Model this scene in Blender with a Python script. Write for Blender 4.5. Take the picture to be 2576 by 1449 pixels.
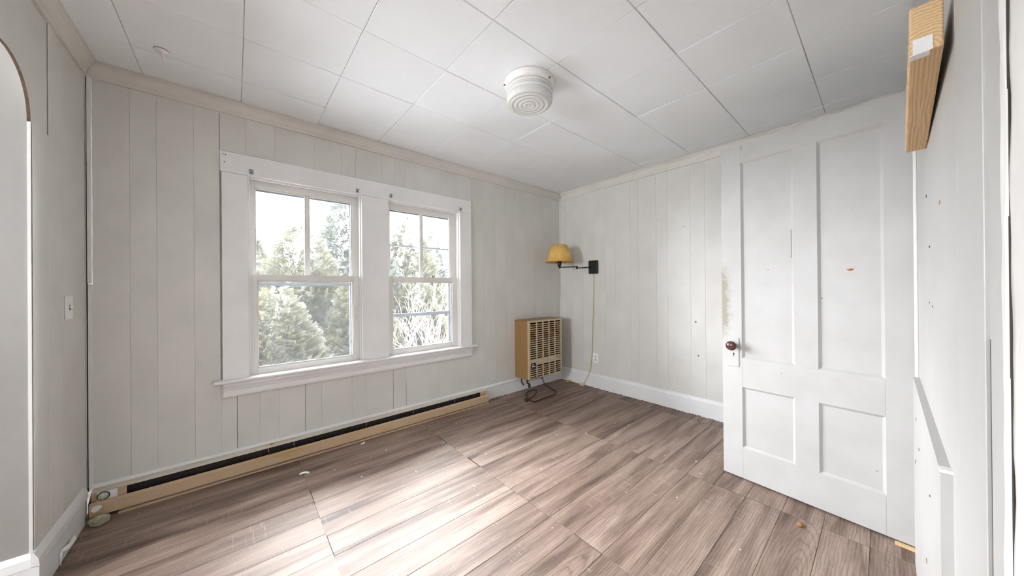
import bpy, bmesh, math, random
from mathutils import Vector, Matrix, noise as mnoise

for o in list(bpy.data.objects):
    bpy.data.objects.remove(o)
SC = bpy.context.scene
COL = SC.collection
R = math.radians

# ------------------------------------------------------------------ camera
def make_camera():
    yaw, pitch, roll = R(40.768), R(0.119), R(-0.477)
    f = Vector((math.sin(yaw)*math.cos(pitch), math.cos(yaw)*math.cos(pitch), math.sin(pitch)))
    r = Vector((math.cos(yaw), -math.sin(yaw), 0))
    u = r.cross(f)
    r2 = math.cos(roll)*r + math.sin(roll)*u
    u2 = -math.sin(roll)*r + math.cos(roll)*u
    m = Matrix((r2, u2, -f)).transposed().to_4x4()
    m.translation = (0, 0, 1.2)
    cd = bpy.data.cameras.new('camera')
    cd.sensor_fit = 'HORIZONTAL'
    cd.sensor_width = 36
    cd.lens = 807.14/2576*36
    cd.clip_start = 0.02
    cd.clip_end = 300
    ob = bpy.data.objects.new('camera', cd)
    ob.matrix_world = m
    COL.objects.link(ob)
    SC.camera = ob
make_camera()

# ------------------------------------------------------------------ world, lights, exposure
WORLD_STRENGTH = 39.0
W = bpy.data.worlds.new('overcast')
SC.world = W
W.use_nodes = True
W.node_tree.nodes['Background'].inputs[0].default_value = (0.93, 0.965, 1.0, 1)
W.node_tree.nodes['Background'].inputs[1].default_value = WORLD_STRENGTH
vs = SC.view_settings
vs.view_transform = 'Standard'
vs.look = 'None'
vs.gamma = 1
vs.use_curve_mapping = False
vs.exposure = 0.92

def area(name, loc, direction, sx, sy, power, color=(1, 1, 1), portal=False):
    ld = bpy.data.lights.new(name, 'AREA')
    ld.shape = 'RECTANGLE'
    ld.size, ld.size_y = sx, sy
    ld.energy = power
    ld.color = color
    if portal:
        ld.cycles.is_portal = True
    ob = bpy.data.objects.new(name, ld)
    ob.location = loc
    ob.rotation_euler = Vector(direction).to_track_quat('-Z', 'Z').to_euler()
    COL.objects.link(ob)
    return ob
# daylight: portals in the two windows and in two unseen openings added for fill
area('daylight_portal', (0.43, 3.0, 1.29), (0, -1, 0), 0.78, 1.42, 1, portal=True)
area('daylight_portal', (1.37, 3.0, 1.29), (0, -1, 0), 0.78, 1.42, 1, portal=True)
area('daylight_portal', (1.65, -1.4, 1.45), (-1, 0, 0), 1.0, 1.0, 1, portal=True)
area('daylight_portal', (-2.45, 1.65, 1.45), (1, 0, 0), 0.54, 0.8, 1, portal=True)

# ------------------------------------------------------------------ dimensions (m), from the photograph
YA, XB, XL, YN, ZC = 2.821, 3.283, -0.612, -0.097, 2.45

# ------------------------------------------------------------------ materials
def mat(name):
    m = bpy.data.materials.new(name)
    m.use_nodes = True
    nt = m.node_tree
    b = nt.nodes['Principled BSDF']
    return m, nt, b
def N(nt, t, **kw):
    n = nt.nodes.new(t)
    for k, v in kw.items():
        if k in n.inputs.keys() if isinstance(k, str) else False:
            n.inputs[k].default_value = v
        else:
            setattr(n, k, v)
    return n
def setin(n, **kw):
    for k, v in kw.items():
        n.inputs[k.replace('_', ' ')].default_value = v
    return n
def ramp(nt, stops, src, interp='LINEAR'):
    n = nt.nodes.new('ShaderNodeValToRGB')
    n.color_ramp.interpolation = interp
    els = n.color_ramp.elements
    while len(els) < len(stops):
        els.new(0.5)
    for e, (p, c) in zip(els, stops):
        e.position = p
        e.color = (c, c, c, 1) if isinstance(c, (int, float)) else (*c, 1)
    nt.links.new(src, n.inputs[0])
    return n
def mixc(nt, a, b, fac, blend='MIX'):
    n = nt.nodes.new('ShaderNodeMix')
    n.data_type = 'RGBA'
    n.blend_type = blend
    for s, v in ((6, a), (7, b), (0, fac)):
        if hasattr(v, 'links') or hasattr(v, 'is_linked'):
            nt.links.new(v, n.inputs[s])
        elif isinstance(v, tuple):
            n.inputs[s].default_value = (*v, 1)
        else:
            n.inputs[s].default_value = v
    return n.outputs[2]
def coords(nt, scale=(1, 1, 1), kind='Object', rand=0.0):
    tc = nt.nodes.new('ShaderNodeTexCoord')
    mp = nt.nodes.new('ShaderNodeMapping')
    mp.inputs['Scale'].default_value = scale
    src = tc.outputs[kind]
    if rand:
        oi = nt.nodes.new('ShaderNodeObjectInfo')
        cmb = nt.nodes.new('ShaderNodeCombineXYZ')
        for i, k in enumerate((1.0, 3.7, 7.3)):
            mm = nt.nodes.new('ShaderNodeMath')
            mm.operation = 'MULTIPLY'
            nt.links.new(oi.outputs['Random'], mm.inputs[0])
            mm.inputs[1].default_value = rand*k
            nt.links.new(mm.outputs[0], cmb.inputs[i])
        ad = nt.nodes.new('ShaderNodeVectorMath')
        nt.links.new(src, ad.inputs[0])
        nt.links.new(cmb.outputs[0], ad.inputs[1])
        src = ad.outputs[0]
    nt.links.new(src, mp.inputs[0])
    return mp.outputs[0]
def noise(nt, vec, scale=5, detail=3, rough=0.5, dist=0.0):
    n = nt.nodes.new('ShaderNodeTexNoise')
    n.inputs['Scale'].default_value = scale
    n.inputs['Detail'].default_value = detail
    n.inputs['Roughness'].default_value = rough
    n.inputs['Distortion'].default_value = dist
    nt.links.new(vec, n.inputs['Vector'])
    return n.outputs['Fac']
def bump(nt, b, h, strength=0.2, dist=0.002):
    n = nt.nodes.new('ShaderNodeBump')
    n.inputs['Strength'].default_value = strength
    n.inputs['Distance'].default_value = dist
    nt.links.new(h, n.inputs['Height'])
    nt.links.new(n.outputs[0], b.inputs['Normal'])

def paint(name, col, rough=0.45, var=0.05, grain=(6, 6, 0.7), bstr=0.08, smudge=None):
    m, nt, b = mat(name)
    v = coords(nt, grain, rand=3.0)
    n1 = noise(nt, v, 14, 4, 0.6)
    v2 = coords(nt, (1, 1, 1), kind='Object', rand=2.0)
    n2 = noise(nt, v2, 3.0, 4, 0.6)
    dark = tuple(c*(1-var*1.6) for c in col)
    r1 = ramp(nt, ((0.35, dark), (0.62, col)), n2)
    r2 = ramp(nt, ((0.3, 1-var*0.5), (0.7, 1.0)), n1)
    c = mixc(nt, r1.outputs[0], r2.outputs[0], 1.0, 'MULTIPLY')
    if smudge:
        # scattered small scuffs
        vs_ = coords(nt, (1, 1, 1), rand=5.0)
        n3 = noise(nt, vs_, 26, 3, 0.65)
        r3 = ramp(nt, ((0.70, 0.0), (0.80, smudge[1])), n3)
        c = mixc(nt, c, smudge[0], r3.outputs[0])
    nt.links.new(c, b.inputs['Base Color'])
    b.inputs['Roughness'].default_value = rough
    bump(nt, b, n1, bstr, 0.001)
    return m

def plain(name, col, rough=0.5, metal=0.0, var=0.0, scale=20, bstr=0.0):
    m, nt, b = mat(name)
    b.inputs['Roughness'].default_value = rough
    b.inputs['Metallic'].default_value = metal
    v = coords(nt, (1, 1, 1), rand=2.0)
    n = noise(nt, v, scale, 4, 0.6)
    lo = tuple(max(0, c*(1-var)) for c in col)
    hi = tuple(min(1, c*(1+var*0.5)) for c in col)
    r = ramp(nt, ((0.3, lo), (0.7, hi)), n)
    nt.links.new(r.outputs[0], b.inputs['Base Color'])
    if bstr:
        bump(nt, b, n, bstr, 0.002)
    return m

M = {}
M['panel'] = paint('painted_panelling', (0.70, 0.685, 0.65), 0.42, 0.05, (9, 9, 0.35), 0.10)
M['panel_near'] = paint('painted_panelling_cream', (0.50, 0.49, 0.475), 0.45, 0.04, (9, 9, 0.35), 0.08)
M['back'] = plain('panel_backing', (0.45, 0.43, 0.40), 0.8, var=0.2)
M['void'] = plain('dark_gap', (0.035, 0.025, 0.02), 0.9)
M['trim'] = paint('white_trim_paint', (0.80, 0.79, 0.775), 0.4, 0.05, (3, 3, 3), 0.05)
M['casing'] = paint('white_casing_paint', (0.86, 0.85, 0.845), 0.42, 0.04, (3, 3, 3), 0.05)
M['crown'] = paint('cream_crown_paint', (0.72, 0.69, 0.64), 0.45, 0.06, (2, 2, 2), 0.05)
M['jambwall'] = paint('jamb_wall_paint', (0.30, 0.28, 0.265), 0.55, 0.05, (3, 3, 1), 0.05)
M['base'] = paint('chipped_baseboard_paint', (0.82, 0.82, 0.82), 0.4, 0.05, (3, 3, 3), 0.12, smudge=((0.35, 0.30, 0.24), 0.5))
M['rawedge'] = plain('raw_cut_edge', (0.10, 0.06, 0.035), 0.9, var=0.5, scale=60, bstr=0.4)
M['plaster'] = paint('rough_plaster_trim', (0.80, 0.775, 0.745), 0.6, 0.08, (4, 4, 2), 0.5)

def ceiling_mat():
    m, nt, b = mat('ceiling_tile_paint')
    v = coords(nt, (1, 1, 1), rand=4.0)
    n = noise(nt, v, 90, 4, 0.7)
    n2 = noise(nt, v, 4, 3, 0.5)
    r = ramp(nt, ((0.3, (0.86, 0.88, 0.90)), (0.7, (0.885, 0.905, 0.925))), n2)
    nt.links.new(r.outputs[0], b.inputs['Base Color'])
    b.inputs['Roughness'].default_value = 0.75
    bump(nt, b, n, 0.25, 0.002)
    return m
M['ceil'] = ceiling_mat()

def floor_mat():
    m, nt, b = mat('vinyl_wood_plank')
    oi = nt.nodes.new('ShaderNodeObjectInfo')
    v = coords(nt, (0.55, 5.0, 5.0), rand=11.0)
    big = noise(nt, v, 2.6, 4, 0.55, 0.6)               # broad dark and light streaks
    v2 = coords(nt, (2.2, 42.0, 10.0), rand=7.0)
    fine = noise(nt, v2, 3.2, 6, 0.68, 0.3)             # fine fibres
    # cathedral figure: distorted rings along the plank
    v3 = coords(nt, (1.3, 9.0, 1.0), rand=0.9)
    wv = nt.nodes.new('ShaderNodeTexWave')
    wv.wave_type = 'RINGS'
    wv.rings_direction = 'Z'
    wv.inputs['Scale'].default_value = 3.0
    wv.inputs['Distortion'].default_value = 5.5
    wv.inputs['Detail'].default_value = 3
    wv.inputs['Detail Scale'].default_value = 1.4
    nt.links.new(v3, wv.inputs['Vector'])
    # saw marks across the plank
    v4 = coords(nt, (55.0, 1.6, 1.0), rand=5.0)
    saw = noise(nt, v4, 2.4, 3, 0.6)
    v5 = coords(nt, (2.0, 9.0, 1.0), rand=23.0)
    sawm = noise(nt, v5, 1.6, 2, 0.5)
    base = ramp(nt, ((0.26, (0.082, 0.052, 0.038)), (0.40, (0.170, 0.113, 0.086)), (0.54, (0.255, 0.180, 0.142)), (0.75, (0.37, 0.280, 0.228))), big)
    fr = ramp(nt, ((0.30, 0.62), (0.5, 0.96), (0.72, 1.18)), fine)
    c = mixc(nt, base.outputs[0], fr.outputs[0], 1.0, 'MULTIPLY')
    wr = ramp(nt, ((0.0, 0.66), (0.18, 1.0), (0.8, 1.08)), wv.outputs['Fac'])
    c = mixc(nt, c, wr.outputs[0], 0.8, 'MULTIPLY')
    sr = ramp(nt, ((0.60, 0.0), (0.68, 1.0)), saw)
    sm = ramp(nt, ((0.52, 0.0), (0.62, 0.5)), sawm)
    sx = nt.nodes.new('ShaderNodeMath')
    sx.operation = 'MULTIPLY'
    nt.links.new(sr.outputs[0], sx.inputs[0])
    nt.links.new(sm.outputs[0], sx.inputs[1])
    c = mixc(nt, c, (0.46, 0.40, 0.36), sx.outputs[0])
    # plank to plank tone and hue
    tone = ramp(nt, ((0.0, (0.92, 0.90, 0.89)), (0.5, (1.0, 1.0, 1.0)), (1.0, (1.07, 1.07, 1.09))), oi.outputs['Random'])
    c = mixc(nt, c, tone.outputs[0], 1.0, 'MULTIPLY')
    nt.links.new(c, b.inputs['Base Color'])
    rr = ramp(nt, ((0.3, 0.52), (0.7, 0.62)), fine)
    nt.links.new(rr.outputs[0], b.inputs['Roughness'])
    b.inputs['Specular IOR Level'].default_value = 0.5
    bump(nt, b, fine, 0.12, 0.001)
    return m
M['floor'] = floor_mat()

def door_mat():
    m, nt, b = mat('old_white_door_paint')
    v = coords(nt, (1, 1, 1))
    n2 = noise(nt, v, 5, 4, 0.6)
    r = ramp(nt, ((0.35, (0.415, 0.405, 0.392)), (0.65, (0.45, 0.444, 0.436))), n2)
    c = r.outputs[0]
    # hand grime on the lock stile above the knob (local x = from the free edge, z = height)
    tc = nt.nodes.new('ShaderNodeTexCoord')
    sp = nt.nodes.new('ShaderNodeSeparateXYZ')
    nt.links.new(tc.outputs['Object'], sp.inputs[0])
    fx = nt.nodes.new('ShaderNodeMapRange')
    setin(fx, From_Min=0.075, From_Max=0.0, To_Min=0.0, To_Max=1.0)
    nt.links.new(sp.outputs['X'], fx.inputs[0])
    z1 = nt.nodes.new('ShaderNodeMapRange')
    setin(z1, From_Min=0.80, From_Max=0.98)
    nt.links.new(sp.outputs['Z'], z1.inputs[0])
    z2 = nt.nodes.new('ShaderNodeMapRange')
    setin(z2, From_Min=1.42, From_Max=1.22)
    nt.links.new(sp.outputs['Z'], z2.inputs[0])
    mm = nt.nodes.new('ShaderNodeMath'); mm.operation = 'MULTIPLY'
    nt.links.new(z1.outputs[0], mm.inputs[0]); nt.links.new(z2.outputs[0], mm.inputs[1])
    m2 = nt.nodes.new('ShaderNodeMath'); m2.operation = 'MULTIPLY'
    nt.links.new(mm.outputs[0], m2.inputs[0]); nt.links.new(fx.outputs[0], m2.inputs[1])
    n3 = noise(nt, coords(nt, (1, 1, 1)), 30, 5, 0.7)
    ad = nt.nodes.new('ShaderNodeMath'); ad.operation = 'MULTIPLY_ADD'
    nt.links.new(m2.outputs[0], ad.inputs[0]); ad.inputs[1].default_value = 0.75
    nt.links.new(n3, ad.inputs[2])
    gr = ramp(nt, ((0.64, 0.0), (0.95, 0.40), (1.15, 0.7)), ad.outputs[0])
    c = mixc(nt, c, (0.22, 0.17, 0.10), gr.outputs[0])
    # faint scuffs
    n4 = noise(nt, coords(nt, (1.5, 1, 1)), 17, 4, 0.7)
    sc = ramp(nt, ((0.70, 0.0), (0.8, 0.22)), n4)
    c = mixc(nt, c, (0.52, 0.45, 0.36), sc.outputs[0])
    nt.links.new(c, b.inputs['Base Color'])
    b.inputs['Roughness'].default_value = 0.42
    bump(nt, b, n2, 0.08, 0.002)
    return m
M['door'] = door_mat()

def pine_mat():
    m, nt, b = mat('raw_pine')
    v = coords(nt, (0.9, 6, 6))
    wv = nt.nodes.new('ShaderNodeTexWave')
    wv.wave_type = 'RINGS'
    wv.rings_direction = 'X'
    wv.inputs['Scale'].default_value = 9
    wv.inputs['Distortion'].default_value = 7
    wv.inputs['Detail'].default_value = 2
    wv.inputs['Detail Scale'].default_value = 0.6
    nt.links.new(v, wv.inputs['Vector'])
    n = noise(nt, coords(nt, (3, 60, 60)), 4, 4, 0.6)
    c1 = ramp(nt, ((0.0, (0.58, 0.37, 0.18)), (0.30, (0.66, 0.45, 0.24)), (1.0, (0.73, 0.52, 0.30))), wv.outputs['Fac'])
    c2 = ramp(nt, ((0.3, 0.85), (0.7, 1.06)), n)
    c = mixc(nt, c1.outputs[0], c2.outputs[0], 1.0, 'MULTIPLY')
    nt.links.new(c, b.inputs['Base Color'])
    b.inputs['Roughness'].default_value = 0.75
    bump(nt, b, n, 0.3, 0.001)
    return m
M['pine'] = pine_mat()

def heater_mat(name, col, stain, rough=0.38, lo=0.55, hi=0.72, vec=(1.2, 6, 6), amt=0.75):
    m, nt, b = mat(name)
    n = noise(nt, coords(nt, vec), 3.0, 4, 0.6)
    s = ramp(nt, ((lo, 0.0), (hi, amt)), n)
    n2 = noise(nt, coords(nt, (4, 4, 4)), 30, 4, 0.7)
    g = ramp(nt, ((0.3, 0.86), (0.65, 1.0)), n2)
    c = mixc(nt, col, stain, s.outputs[0])
    c = mixc(nt, c, g.outputs[0], 1.0, 'MULTIPLY')
    nt.links.new(c, b.inputs['Base Color'])
    b.inputs['Roughness'].default_value = rough
    return m
M['tan'] = heater_mat('tan_heater_enamel', (0.56, 0.405, 0.265), (0.50, 0.30, 0.06))
M['tan_top'] = heater_mat('worn_cover_paint', (0.66, 0.61, 0.53), (0.48, 0.33, 0.16), lo=0.52, hi=0.7)
M['gas_side'] = heater_mat('brown_heater_side', (0.29, 0.165, 0.058), (0.24, 0.13, 0.04), 0.42)
M['gas_front'] = heater_mat('beige_heater_grille', (0.58, 0.46, 0.30), (0.50, 0.23, 0.05), 0.42, 0.58, 0.75, (2.2, 2, 2.2), 0.55)
M['rust'] = plain('rusty_inner_plate', (0.05, 0.018, 0.008), 0.8, var=0.9, scale=9)
M['black'] = plain('black_enamel', (0.004, 0.004, 0.006), 0.45)
M['cordblack'] = plain('black_rubber_cord', (0.012, 0.011, 0.010), 0.5)
M['darkmetal'] = plain('dark_heater_core', (0.02, 0.012, 0.010), 0.7, var=0.5)
M['rustfix'] = plain('rusty_gas_fitting', (0.07, 0.035, 0.02), 0.8, var=0.6, scale=80)
M['cordcream'] = plain('cream_cord', (0.62, 0.53, 0.28), 0.5)
M['whiteplastic'] = plain('white_plastic', (0.85, 0.85, 0.84), 0.3)
M['paper'] = plain('white_paper', (0.85, 0.85, 0.84), 0.7, var=0.06)
M['pink'] = plain('pink_plug_wrap', (0.78, 0.55, 0.46), 0.6, var=0.1)
M['knob'] = plain('brown_mineral_knob', (0.085, 0.028, 0.02), 0.22, var=0.6, scale=35)
M['zinc'] = plain('zinc_bracket', (0.42, 0.45, 0.43), 0.35, 0.8, var=0.3, scale=60)
M['brass'] = plain('aged_brass', (0.30, 0.20, 0.07), 0.4, 0.8, var=0.4)
M['dial'] = plain('worn_dial', (0.55, 0.52, 0.40), 0.45, var=0.5, scale=60)
M['rock'] = plain('mossy_rock', (0.38, 0.355, 0.24), 0.85, var=0.5, scale=40, bstr=0.6)
M['wood_chip'] = plain('orange_wood_chip', (0.42, 0.17, 0.045), 0.8, var=0.4)
M['shim'] = plain('pale_wood_shim', (0.60, 0.42, 0.22), 0.8, var=0.2)
M['green'] = plain('green_scrap', (0.22, 0.35, 0.28), 0.6)
M['yellow'] = plain('yellow_scrap', (0.50, 0.33, 0.05), 0.7, var=0.3)
M['crumb'] = plain('brown_crumbs', (0.20, 0.09, 0.035), 0.9, var=0.6, scale=70)
M['storm'] = plain('weathered_aluminium', (0.17, 0.185, 0.205), 0.6, 0.0, var=0.15)
M['sash'] = paint('sash_paint', (0.82, 0.80, 0.765), 0.42, 0.04, (3, 3, 3), 0.05)
M['ceramic'] = plain('white_enamel_pan', (0.84, 0.82, 0.79), 0.35, var=0.04)
M['frosted'] = None

def glass_pane(name, dust, dirt=0.0):
    m = bpy.data.materials.new(name)
    m.use_nodes = True
    nt = m.node_tree
    nt.nodes.clear()
    out = nt.nodes.new('ShaderNodeOutputMaterial')
    tr = nt.nodes.new('ShaderNodeBsdfTransparent')
    tr.inputs[0].default_value = (0.99, 0.992, 0.992, 1)
    tl = nt.nodes.new('ShaderNodeBsdfTranslucent')
    tl.inputs[0].default_value = (0.9, 0.9, 0.9, 1)
    gl = nt.nodes.new('ShaderNodeBsdfGlossy')
    gl.inputs['Roughness'].default_value = 0.02
    n = noise(nt, coords(nt, (1, 1, 1), rand=3.0), 5, 5, 0.65)
    d = ramp(nt, ((0.3, dust*0.7), (0.7, dust*1.3+dirt)), n)
    m1 = nt.nodes.new('ShaderNodeMixShader')
    nt.links.new(d.outputs[0], m1.inputs[0])
    nt.links.new(tr.outputs[0], m1.inputs[1])
    nt.links.new(tl.outputs[0], m1.inputs[2])
    fr = nt.nodes.new('ShaderNodeFresnel')
    fr.inputs[0].default_value = 1.25
    m2 = nt.nodes.new('ShaderNodeMixShader')
    nt.links.new(fr.outputs[0], m2.inputs[0])
    nt.links.new(m1.outputs[0], m2.inputs[1])
    nt.links.new(gl.outputs[0], m2.inputs[2])
    nt.links.new(m2.outputs[0], out.inputs[0])
    return m
M['glass'] = glass_pane('dusty_window_glass', 0.004)
M['storm_glass'] = glass_pane('hazy_storm_glass', 0.003)

def lamp_glass(name, clear, rough):
    m = bpy.data.materials.new(name)
    m.use_nodes = True
    nt = m.node_tree
    nt.nodes.clear()
    out = nt.nodes.new('ShaderNodeOutputMaterial')
    tr = nt.nodes.new('ShaderNodeBsdfTransparent')
    tr.inputs[0].default_value = (0.97, 0.97, 0.95, 1)
    df = nt.nodes.new('ShaderNodeBsdfDiffuse')
    df.inputs[0].default_value = (0.94, 0.94, 0.91, 1)
    tl = nt.nodes.new('ShaderNodeBsdfTranslucent')
    tl.inputs[0].default_value = (0.95, 0.95, 0.92, 1)
    gl = nt.nodes.new('ShaderNodeBsdfGlossy')
    gl.inputs['Roughness'].default_value = rough
    m0 = nt.nodes.new('ShaderNodeMixShader')
    m0.inputs[0].default_value = 0.2
    nt.links.new(df.outputs[0], m0.inputs[1])
    nt.links.new(tl.outputs[0], m0.inputs[2])
    m1 = nt.nodes.new('ShaderNodeMixShader')
    m1.inputs[0].default_value = clear
    nt.links.new(m0.outputs[0], m1.inputs[1])
    nt.links.new(tr.outputs[0], m1.inputs[2])
    fr = nt.nodes.new('ShaderNodeFresnel')
    fr.inputs[0].default_value = 1.6
    m2 = nt.nodes.new('ShaderNodeMixShader')
    nt.links.new(fr.outputs[0], m2.inputs[0])
    nt.links.new(m1.outputs[0], m2.inputs[1])
    nt.links.new(gl.outputs[0], m2.inputs[2])
    nt.links.new(m2.outputs[0], out.inputs[0])
    return m
M['clearglass'] = lamp_glass('ribbed_clear_glass', 0.14, 0.08)
M['frosted'] = lamp_glass('frosted_white_band', 0.03, 0.4)

def shade_mat():
    m, nt, b = mat('amber_lamp_shade')
    n = noise(nt, coords(nt, (1, 1, 1)), 30, 4, 0.6)
    r = ramp(nt, ((0.3, (0.80, 0.52, 0.13)), (0.7, (0.90, 0.62, 0.19))), n)
    nt.links.new(r.outputs[0], b.inputs['Base Color'])
    b.inputs['Roughness'].default_value = 0.6
    b.inputs['Subsurface Weight'].default_value = 0.0
    tl = nt.nodes.new('ShaderNodeBsdfTranslucent')
    nt.links.new(r.outputs[0], tl.inputs[0])
    mx = nt.nodes.new('ShaderNodeMixShader')
    mx.inputs[0].default_value = 0.25
    nt.links.new(b.outputs[0], mx.inputs[1])
    nt.links.new(tl.outputs[0], mx.inputs[2])
    nt.links.new(mx.outputs[0], nt.nodes['Material Output'].inputs[0])
    return m
M['shade'] = shade_mat()
M['shade_trim'] = plain('shade_binding', (0.45, 0.24, 0.07), 0.6)

def leaf_mat(name, c0, c1, trans=0.35):
    m, nt, b = mat(name)
    n = noise(nt, coords(nt, (1, 1, 1)), 3.5, 4, 0.7)
    r = ramp(nt, ((0.3, c0), (0.7, c1)), n)
    nt.links.new(r.outputs[0], b.inputs['Base Color'])
    b.inputs['Roughness'].default_value = 0.6
    tl = nt.nodes.new('ShaderNodeBsdfTranslucent')
    nt.links.new(r.outputs[0], tl.inputs[0])
    mx = nt.nodes.new('ShaderNodeMixShader')
    mx.inputs[0].default_value = trans
    nt.links.new(b.outputs[0], mx.inputs[1])
    nt.links.new(tl.outputs[0], mx.inputs[2])
    nt.links.new(mx.outputs[0], nt.nodes['Material Output'].inputs[0])
    return m
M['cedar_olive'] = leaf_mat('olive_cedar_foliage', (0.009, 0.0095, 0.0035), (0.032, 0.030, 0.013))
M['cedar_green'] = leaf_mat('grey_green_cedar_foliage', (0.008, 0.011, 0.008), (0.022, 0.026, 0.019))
M['bark'] = plain('grey_bark', (0.14, 0.11, 0.085), 0.9, var=0.4)
M['twig_pale'] = plain('pale_bare_twig', (0.09, 0.068, 0.058), 0.85, var=0.3)
M['twig_red'] = plain('reddish_bare_twig', (0.07, 0.034, 0.029), 0.85, var=0.3)
M['twig_grey'] = plain('grey_bare_twig', (0.045, 0.04, 0.037), 0.85, var=0.3)

def snow_mat():
    m, nt, b = mat('snow_and_brush_ground')
    n = noise(nt, coords(nt, (1, 1, 1)), 0.9, 5, 0.65)
    tc = nt.nodes.new('ShaderNodeTexCoord')
    sp = nt.nodes.new('ShaderNodeSeparateXYZ')
    nt.links.new(tc.outputs['Object'], sp.inputs[0])
    mr = nt.nodes.new('ShaderNodeMapRange')
    setin(mr, From_Min=-28.0, From_Max=-24.0, To_Min=0.30, To_Max=-0.12)
    nt.links.new(sp.outputs['Y'], mr.inputs[0])
    ad = nt.nodes.new('ShaderNodeMath')
    nt.links.new(n, ad.inputs[0])
    nt.links.new(mr.outputs[0], ad.inputs[1])
    r = ramp(nt, ((0.47, (0.035, 0.026, 0.018)), (0.56, (0.85, 0.85, 0.86))), ad.outputs[0])
    nt.links.new(r.outputs[0], b.inputs['Base Color'])
    b.inputs['Roughness'].default_value = 0.9
    bump(nt, b, n, 0.5, 0.05)
    return m
M['snow'] = snow_mat()

# ------------------------------------------------------------------ mesh helpers
def link(name, mesh, m, parent=None, loc=None, rot=None):
    o = bpy.data.objects.new(name, mesh)
    COL.objects.link(o)
    if m is not None and not mesh.materials:
        mesh.materials.append(M[m] if isinstance(m, str) else m)
    if loc is not None:
        o.location = loc
    if rot is not None:
        o.rotation_euler = rot
    if parent is not None:
        o.parent = parent
    return o
class B:
    """collects simple shapes into one mesh"""
    def __init__(self):
        self.bm = bmesh.new()
    def box(self, x0, x1, y0, y1, z0, z1, bev=0.0, seg=1):
        t = bmesh.new()
        vs_ = [t.verts.new((x, y, z)) for x in (x0, x1) for y in (y0, y1) for z in (z0, z1)]
        for f in ((0, 1, 3, 2), (4, 6, 7, 5), (0, 4, 5, 1), (2, 3, 7, 6), (0, 2, 6, 4), (1, 5, 7, 3)):
            t.faces.new([vs_[i] for i in f])
        bmesh.ops.recalc_face_normals(t, faces=t.faces)
        if bev:
            bmesh.ops.bevel(t, geom=t.edges[:], offset=bev, segments=seg, affect='EDGES', profile=0.5)
        self.merge(t)
        return self
    def merge(self, t):
        me = bpy.data.meshes.new('tmp')
        t.to_mesh(me)
        t.free()
        self.bm.from_mesh(me)
        bpy.data.meshes.remove(me)
    def prism(self, prof, axis, t0, t1, closed=True, caps=True):
        """prof: list of 2D points in the plane perpendicular to axis ('X': (y,z), 'Y': (x,z), 'Z': (x,y))"""
        def P(p, t):
            if axis == 'X': return (t, p[0], p[1])
            if axis == 'Y': return (p[0], t, p[1])
            return (p[0], p[1], t)
        bm = bmesh.new()
        a = [bm.verts.new(P(p, t0)) for p in prof]
        c = [bm.verts.new(P(p, t1)) for p in prof]
        n = len(prof)
        for i in range(n if closed else n-1):
            j = (i+1) % n
            bm.faces.new((a[i], a[j], c[j], c[i]))
        if caps and closed:
            bm.faces.new(a[::-1])
            bm.faces.new(c)
        bmesh.ops.recalc_face_normals(bm, faces=bm.faces)
        self.merge(bm)
        return self
    def tube(self, pts, r, n=8, cap=True, taper=None):
        pts = [Vector(p) for p in pts]
        bm = bmesh.new()
        rings = []
        up = Vector((0, 0, 1))
        pn = None
        for i, p in enumerate(pts):
            d = (pts[min(i+1, len(pts)-1)] - pts[max(i-1, 0)])
            if d.length < 1e-9: d = Vector((0, 0, 1))
            d.normalize()
            if pn is None:
                a = d.cross(up)
                if a.length < 1e-3: a = d.cross(Vector((1, 0, 0)))
            else:
                a = pn - d*pn.dot(d)
                if a.length < 1e-6: a = d.cross(up)
            a.normalize()
            pn = a
            bvec = d.cross(a)
            rr = r if taper is None else r*taper[i]
            rings.append([bm.verts.new(p + a*rr*math.cos(2*math.pi*k/n) + bvec*rr*math.sin(2*math.pi*k/n)) for k in range(n)])
        for i in range(len(rings)-1):
            for k in range(n):
                bm.faces.new((rings[i][k], rings[i][(k+1) % n], rings[i+1][(k+1) % n], rings[i+1][k]))
        if cap:
            bm.faces.new(rings[0][::-1])
            bm.faces.new(rings[-1])
        for f in bm.faces: f.smooth = True
        self.merge(bm)
        return self
    def lathe(self, prof, n=48, center=(0, 0, 0), rib=None, closed_ends=True):
        """prof: (r, z) list; rib: (count, amplitude)"""
        bm = bmesh.new()
        rings = []
        for (r, z) in prof:
            ring = []
            for k in range(n):
                a = 2*math.pi*k/n
                q = r
                if rib: q = r*(1 + rib[1]*math.cos(a*rib[0]))
                ring.append(bm.verts.new((center[0]+q*math.cos(a), center[1]+q*math.sin(a), center[2]+z)))
            rings.append(ring)
        for i in range(len(rings)-1):
            for k in range(n):
                bm.faces.new((rings[i][k], rings[i][(k+1) % n], rings[i+1][(k+1) % n], rings[i+1][k]))
        if closed_ends:
            if prof[0][0] > 1e-6: bm.faces.new(rings[0][::-1])
            if prof[-1][0] > 1e-6: bm.faces.new(rings[-1])
        bmesh.ops.remove_doubles(bm, verts=bm.verts, dist=1e-6)
        for f in bm.faces: f.smooth = True
        bmesh.ops.recalc_face_normals(bm, faces=bm.faces)
        self.merge(bm)
        return self
    def xform(self, mtx):
        bmesh.ops.transform(self.bm, matrix=mtx, verts=self.bm.verts)
        return self
    def mesh(self, name):
        me = bpy.data.meshes.new(name)
        self.bm.to_mesh(me)
        self.bm.free()
        return me
    def obj(self, name, m, parent=None, loc=None, rot=None, smooth=False):
        me = self.mesh(name)
        o = link(name, me, m, parent, loc, rot)
        return o
def tag(o, label, cat, kind=None, group=None):
    o['label'] = label
    o['category'] = cat
    if kind: o['kind'] = kind
    if group: o['group'] = group
    return o
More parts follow.
